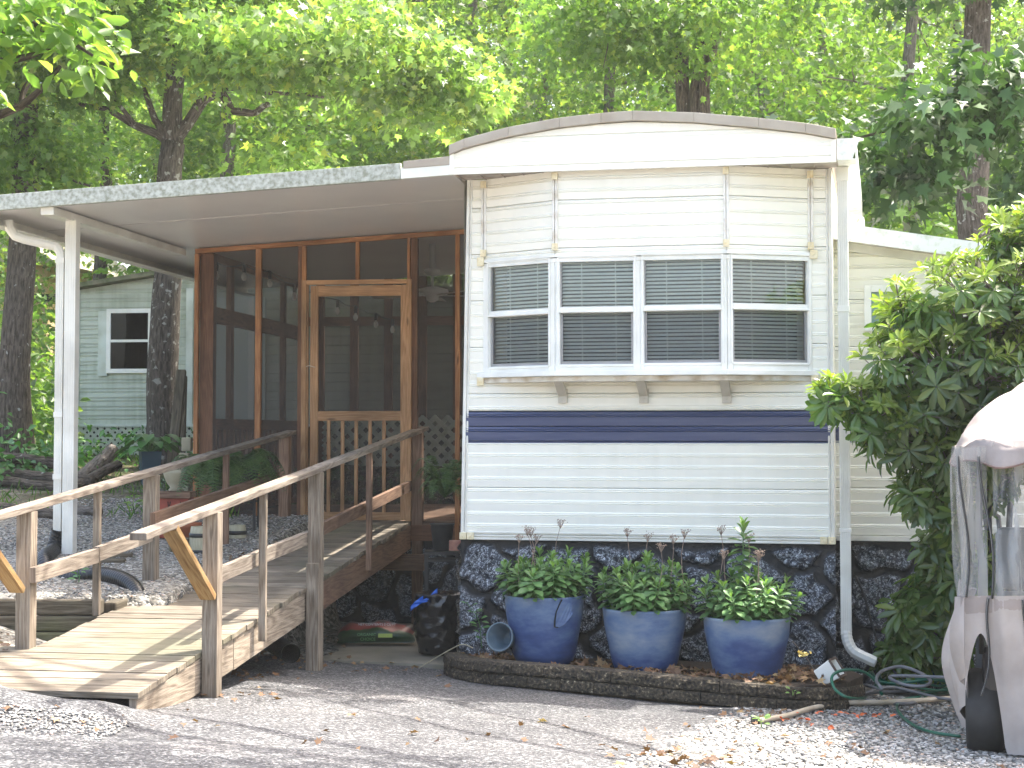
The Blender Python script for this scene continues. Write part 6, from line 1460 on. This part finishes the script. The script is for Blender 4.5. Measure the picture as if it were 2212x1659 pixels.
mb = MB(); P = [dome(i / 120, .0) for i in range(121)]; mb.tube(P, .006, 5); mb.build("canopy_hem", plain("hem", (.16, .10, .08)), cart, True)
def wheel(u, v):
    c = K.W(u, v, kz + .225); Mx = Matrix.Rotation(-K.a, 3, 'Z') @ Matrix.Rotation(R(90), 3, 'Y'); m = MB(); m.lathe(c, [(.10, -.09), (.20, -.095), (.225, -.07), (.228, 0), (.225, .07), (.20, .095), (.10, .09)], 36, Mx, cap=False); wh = m.build("wheel", M['rubber'], cart, True)
    m = MB(); m.lathe(c, [(.01, -.07), (.06, -.075), (.10, -.06), (.115, -.08), (.115, .08), (.10, .06), (.06, .07), (.01, .07)], 28, Mx, cap=False); m.build("rim", plain("rim_grey", (.35, .35, .36), None, .4, metal=.6), wh, True)
for u_ in (.11, KW - .16):
    for v_ in (.30, KL - .45): wheel(u_, v_)
mb = MB(); mb.fb(K, .10, KW - .10, .12, KL - .15, kz + .28, kz + .60); mb.build("body", plain("cart_body", (.03, .03, .035), None, .3), cart, bevel=.04)
mb = MB(); mb.fb(K, .15, KW - .15, .85, 1.35, kz + .62, kz + .78); mb.fb(K, .15, KW - .15, 1.33, 1.45, kz + .78, kz + 1.15); mb.build("seat", plain("cart_seat", (.16, .16, .155), None, .4), cart, bevel=.04)
for u_ in (.10, KW - .10):
    for v_ in (.12, KL - .2): m = MB(); m.tube([K.W(u_, v_, kz + .55), K.W(u_, v_, ztop + .04)], .014, 8); m.build("roof_pole", M['black_metal'], cart, True)
mb = MB(); mb.fb(K, .10, KW - .10, .10, KL - .10, ztop + .03, ztop + .06); mb.build("roof_frame", plain("cart_roof", (.6, .58, .55)), cart, bevel=.02)

# ------------------------------------------------------------ trees
def gl(px, d): p = at(px, 900, d); return np.array([p.x, d, ground(p.x, d) - .1])
def ap(px, py, d): return np.array(at(px, py, d))
TG = "trees of the wood behind the home"
# leaning forked tree before the shed
b_ = gl(350, 18.6); 
tree("lichen spotted tree leaning before the shed with a low wide fork", b_, [b_, ap(352, 780, 18.6), ap(368, 560, 18.6), ap(374, 310, 18.6)], .19, .13,
     [(ap(680, 100, 17.6), (1.5, 1.2, .42)), (ap(380, -20, 18.4), (1.7, 1.8, .55)), (ap(120, 110, 18.0), (1.0, 1.2, .5)), (ap(640, 345, 18.4), (.45, .5, .14)), (ap(930, 210, 18.0), (.8, .9, .38)), (ap(560, 130, 17.4), (.5, .4, .28))], 21, 'leaf_maple', T_MAPLE, .125, 330, 55, .38, 'bark_l', limbs=0,
     extra=[([ap(374, 310, 18.6), ap(395, 280, 18.6), ap(440, 215, 18.5), ap(475, 195, 18.4), ap(500, 240, 18.3), ap(545, 245, 18.2), ap(580, 225, 18.1)], .075, .03), ([ap(440, 215, 18.5), ap(480, 190, 18.3), ap(560, 200, 18.1), ap(700, 210, 17.9)], .045, .015), ([ap(374, 310, 18.6), ap(340, 290, 18.6), ap(280, 265, 18.5), ap(230, 235, 18.4), ap(170, 225, 18.3)], .06, .02), ([ap(360, 300, 18.6), ap(335, 260, 18.6), ap(310, 190, 18.6)], .055, .025), ([ap(374, 310, 18.6), ap(378, 180, 18.7), ap(376, 40, 18.8), ap(380, -120, 18.9)], .115, .08), ([ap(290, 270, 18.5), ap(250, 215, 18.4), ap(235, 150, 18.3)], .03, .012)])
b_ = gl(35, 18.2)
tree("straight dark ivy patched tree at the left edge of the photo", b_, [b_, ap(45, 600, 18.2), ap(52, 300, 18.3), ap(50, 0, 18.4), ap(50, -250, 18.5)], .17, .10, [(ap(60, 30, 18), (1.5, 1.6, .9)), (ap(-60, 300, 17.8), (.9, 1.2, .8)), (ap(100, 360, 18.5), (.7, .8, .35))], 22, 'leaf_mid', T_MAPLE, .11, 200, 50, .42, limbs=6, lmin=.8, extra=[([ap(50, 330, 18.3), ap(120, 380, 18.4), ap(195, 402, 18.4)], .03, .012)])
b_ = gl(2085, 17.5)
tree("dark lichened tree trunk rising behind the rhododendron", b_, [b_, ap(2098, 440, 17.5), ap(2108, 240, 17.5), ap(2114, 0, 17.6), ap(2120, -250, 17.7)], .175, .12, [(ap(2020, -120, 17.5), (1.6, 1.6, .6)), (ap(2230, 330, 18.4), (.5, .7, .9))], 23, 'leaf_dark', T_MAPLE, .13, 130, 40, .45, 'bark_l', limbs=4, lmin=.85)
b_ = gl(1480, 21.5)
tree("triple stemmed tree rising straight behind the curved roof", b_, [b_, ap(1474, 200, 21.5), ap(1472, -150, 21.5)], .10, .075, [(ap(1500, 20, 21), (2.0, 1.5, .9)), (ap(1300, 60, 21), (1.2, 1.2, .6))], 24, 'leaf_mid', T_MAPLE, .115, 200, 48, .45, limbs=4, lmin=.8, extra=[([b_ + [.15, 0, 0], ap(1500, 200, 21.4), ap(1506, -100, 21.4)], .085, .06), ([b_ + [.3, 0, 0], ap(1522, 220, 21.3), ap(1550, 60, 21.3), ap(1580, -80, 21.3)], .08, .05), ([ap(1472, 130, 21.5), ap(1440, 105, 21.5), ap(1432, 60, 21.5)], .04, .02)])
# low branch of a nearer broad leaved tree over the addition
b_ = gl(2420, 13.6)
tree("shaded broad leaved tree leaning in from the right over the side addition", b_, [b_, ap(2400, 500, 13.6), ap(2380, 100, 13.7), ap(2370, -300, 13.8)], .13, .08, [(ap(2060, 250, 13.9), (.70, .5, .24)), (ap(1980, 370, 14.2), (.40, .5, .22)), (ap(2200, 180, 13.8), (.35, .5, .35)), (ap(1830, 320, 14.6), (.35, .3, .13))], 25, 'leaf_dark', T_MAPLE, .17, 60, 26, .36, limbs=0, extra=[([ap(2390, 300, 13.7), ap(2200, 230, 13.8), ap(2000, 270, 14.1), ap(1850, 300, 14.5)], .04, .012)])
# near overhang at the top left
b_ = gl(-420, 9.5); b_[2] = ground(b_[0], 9.5)
tree("near tree outside the left edge whose large leaves hang into the top corner", b_, [b_, ap(-380, 400, 9.5), ap(-300, -100, 9.4), ap(-280, -400, 9.4)], .14, .09, [(ap(40, 20, 8.9), (.42, .4, .20)), (ap(130, 90, 9.0), (.28, .3, .14)), (ap(-150, 100, 9), (.4, .4, .3))], 26, 'leaf_mid', T_OVAL, .12, 60, 14, .22, limbs=9, cat="tree", name="broadleaf_tree", extra=[([ap(-320, -60, 9.4), ap(-100, 0, 9.1), ap(60, 40, 8.9), ap(200, 120, 8.9)], .03, .008)])
b_ = gl(2700, 8.0); b_[2] = low(b_[0], 8)
tree("tall tree outside the right edge throwing dappled shade over the drive", b_, [b_, b_ + [0, 0, 3], b_ + [-.5, -.3, 6.5]], .18, .12, [(b_ + [-4.4, .7, 6.1], (1.0, .45, .25)), (b_ + [-2.0, 1.0, 6.3], (1.3, .5, .3)), (b_ + [-1.7, 4.0, 6.1], (1.0, .40, .25)), (b_ + [-4.5, 4.7, 6.2], (.9, 1.0, .25)), (b_ + [-.4, -.5, 6.4], (.9, .9, .5))], 27, 'leaf_mid', T_MAPLE, .15, 72, 34, .36, limbs=10, name="broadleaf_tree")
# small branches at the very top centre
# background wood
def protos():
    out = []
    for i, (lm, sz_, bk) in enumerate((('leaf_far', .17, 'bark'), ('leaf_mid', .17, 'bark2'), ('leaf_far', .15, 'bark'), ('leaf_maple', .16, 'bark2'))):
        r_ = np.random.default_rng(60 + i); b = np.array([0, 0, 0.]); h = 9.5
        out.append((b, h, lm, sz_, bk, 60 + i))
    return out
PR = []
specs = [  # px, depth, proto, label
 (640, 27, 0, "slim tree behind the carport roof, left of the brightest maple spray"), (470, 25, 1, "pale forked slender tree right of the big leaning fork"), (210, 26, 2, "slim tree between the two big left trunks"), (-80, 28, 3, "far tree cut by the left edge of the photo"),
 (840, 29, 1, "tree above the middle of the carport roof"), (1010, 27, 2, "tree behind the left end of the curved roof"), (1180, 30, 3, "tree behind the rising left part of the curved roof"), (1330, 27, 0, "tree left of the triple stemmed tree"),
 (1640, 26, 1, "tree right of the triple stemmed tree"), (1790, 29, 2, "tree above the right end of the curved roof"), (1985, 24, 3, "grey trunked tree left of the dark right trunk"), (2240, 27, 0, "tree cut by the right edge of the photo")]
extra_specs = [(-250, 34), (60, 36), (330, 35), (560, 38), (760, 36), (930, 40), (1100, 37), (1270, 41), (1430, 36), (1570, 40), (1720, 36), (1880, 38), (2090, 34), (2330, 37), (150, 46), (450, 48), (700, 50), (1000, 52), (1240, 54), (1500, 50), (1800, 52), (2100, 46)]
for i, (b, h, lm, sz_, bk, sd_) in enumerate(protos()):
    px, d, _, lb = specs[i]; g_ = gl(px, d)
    path = [g_, g_ + [.1, 0, h * .4], g_ + [.0, .1, h * .75], g_ + [.1, .1, h]]
    cr = [(g_ + [0, 0, h * .30], (2.2, 1.8, 1.3)), (g_ + [.4, -.2, h * .52], (2.6, 2.2, 1.5)), (g_ + [-.3, .1, h * .80], (2.4, 2.2, 1.6))]
    if i == 2: cr[0] = (g_ + [.5, 0, h * .16], (1.6, 1.4, .9))
    PR.append((tree(lb, g_, path, .12, .05, cr, sd_, lm, T_MAPLE if i != 1 else T_DIA, sz_ * .78, 190, 52, .55, bk, limbs=10, name="background_tree"), g_))
r_ = np.random.default_rng(5)
for j, (px, d, k, lb) in enumerate(specs[4:]):
    g_ = gl(px, d); dup(PR[(j + k) % 4][0], lb, tuple(g_), r_.uniform(0, 6.28), TG)
for j, (px, d) in enumerate(extra_specs[::1]):
    g_ = gl(px, d); g_[2] -= .5; s = r_.uniform(1.15, 1.5) * (1 if d < 44 else 1.3); dup(PR[j % 4][0], "pale green tree deep in the wood, one of many that look alike", tuple(g_), r_.uniform(0, 6.28), "far trees deep in the wood", (s, s, s))
# undergrowth between the trunks: one mass of small leaves
def growth(name, label, boxes, size, mat, tpl, seed, kind="stuff"):
    r_ = np.random.default_rng(seed); C = []
    for (x0, x1, y0, y1, h, n) in boxes:
        x = r_.uniform(x0, x1, n); y = r_.uniform(y0, y1, n); C += [(a, b, ground(a, b) + abs(r_.normal(0, .45)) * h) for a, b in zip(x, y)]
    C = np.array(C); pos, dr, nr = sprays(C, 26, .35, None, r_, flat=.5); return tag(leaves(name, pos, dr, nr, size * r_.uniform(.6, 1.3, len(pos)), tpl, M[mat], None, base=tuple(C[0])), label, "undergrowth", kind=kind)
growth("undergrowth", "dense green undergrowth filling the wood floor behind the yard", [(-9, 9, 22.5, 27, 2.4, 900), (-12, 12, 28, 40, 3.2, 1100), (-6.2, -5.1, 18.6, 21, .9, 60), (-7.5, -5.6, 21, 23, 1.6, 110)], .13, 'leaf_mid', T_OVAL, 70)
growth("ground_cover", "low leafy ground cover round the logs and the shed", [(-5.9, -4.4, 16.9, 18.6, .35, 60), (-4.6, -3.3, 18.0, 19.4, .16, 12)], .10, 'hosta', T_OVAL, 71)

# ------------------------------------------------------------ thin haze volume, added to lift the dark tones
def haze_mat():
    m = bpy.data.materials.new("haze"); m.use_nodes = True; n = m.node_tree; n.nodes.clear()
    o = n.nodes.new("ShaderNodeOutputMaterial"); v = n.nodes.new("ShaderNodeVolumePrincipled"); v.inputs["Color"].default_value = (.96, .98, .92, 1); v.inputs["Density"].default_value = .0008; v.inputs["Anisotropy"].default_value = .2
    n.links.new(v.outputs[0], o.inputs[1]); return m
mb = MB(); mb.bar((0, -8, 14), (0, 75, 14), 80, 32); hz = mb.build("haze", haze_mat()); tag(hz, kind="stuff")
for v_ in hz.data.vertices: pass
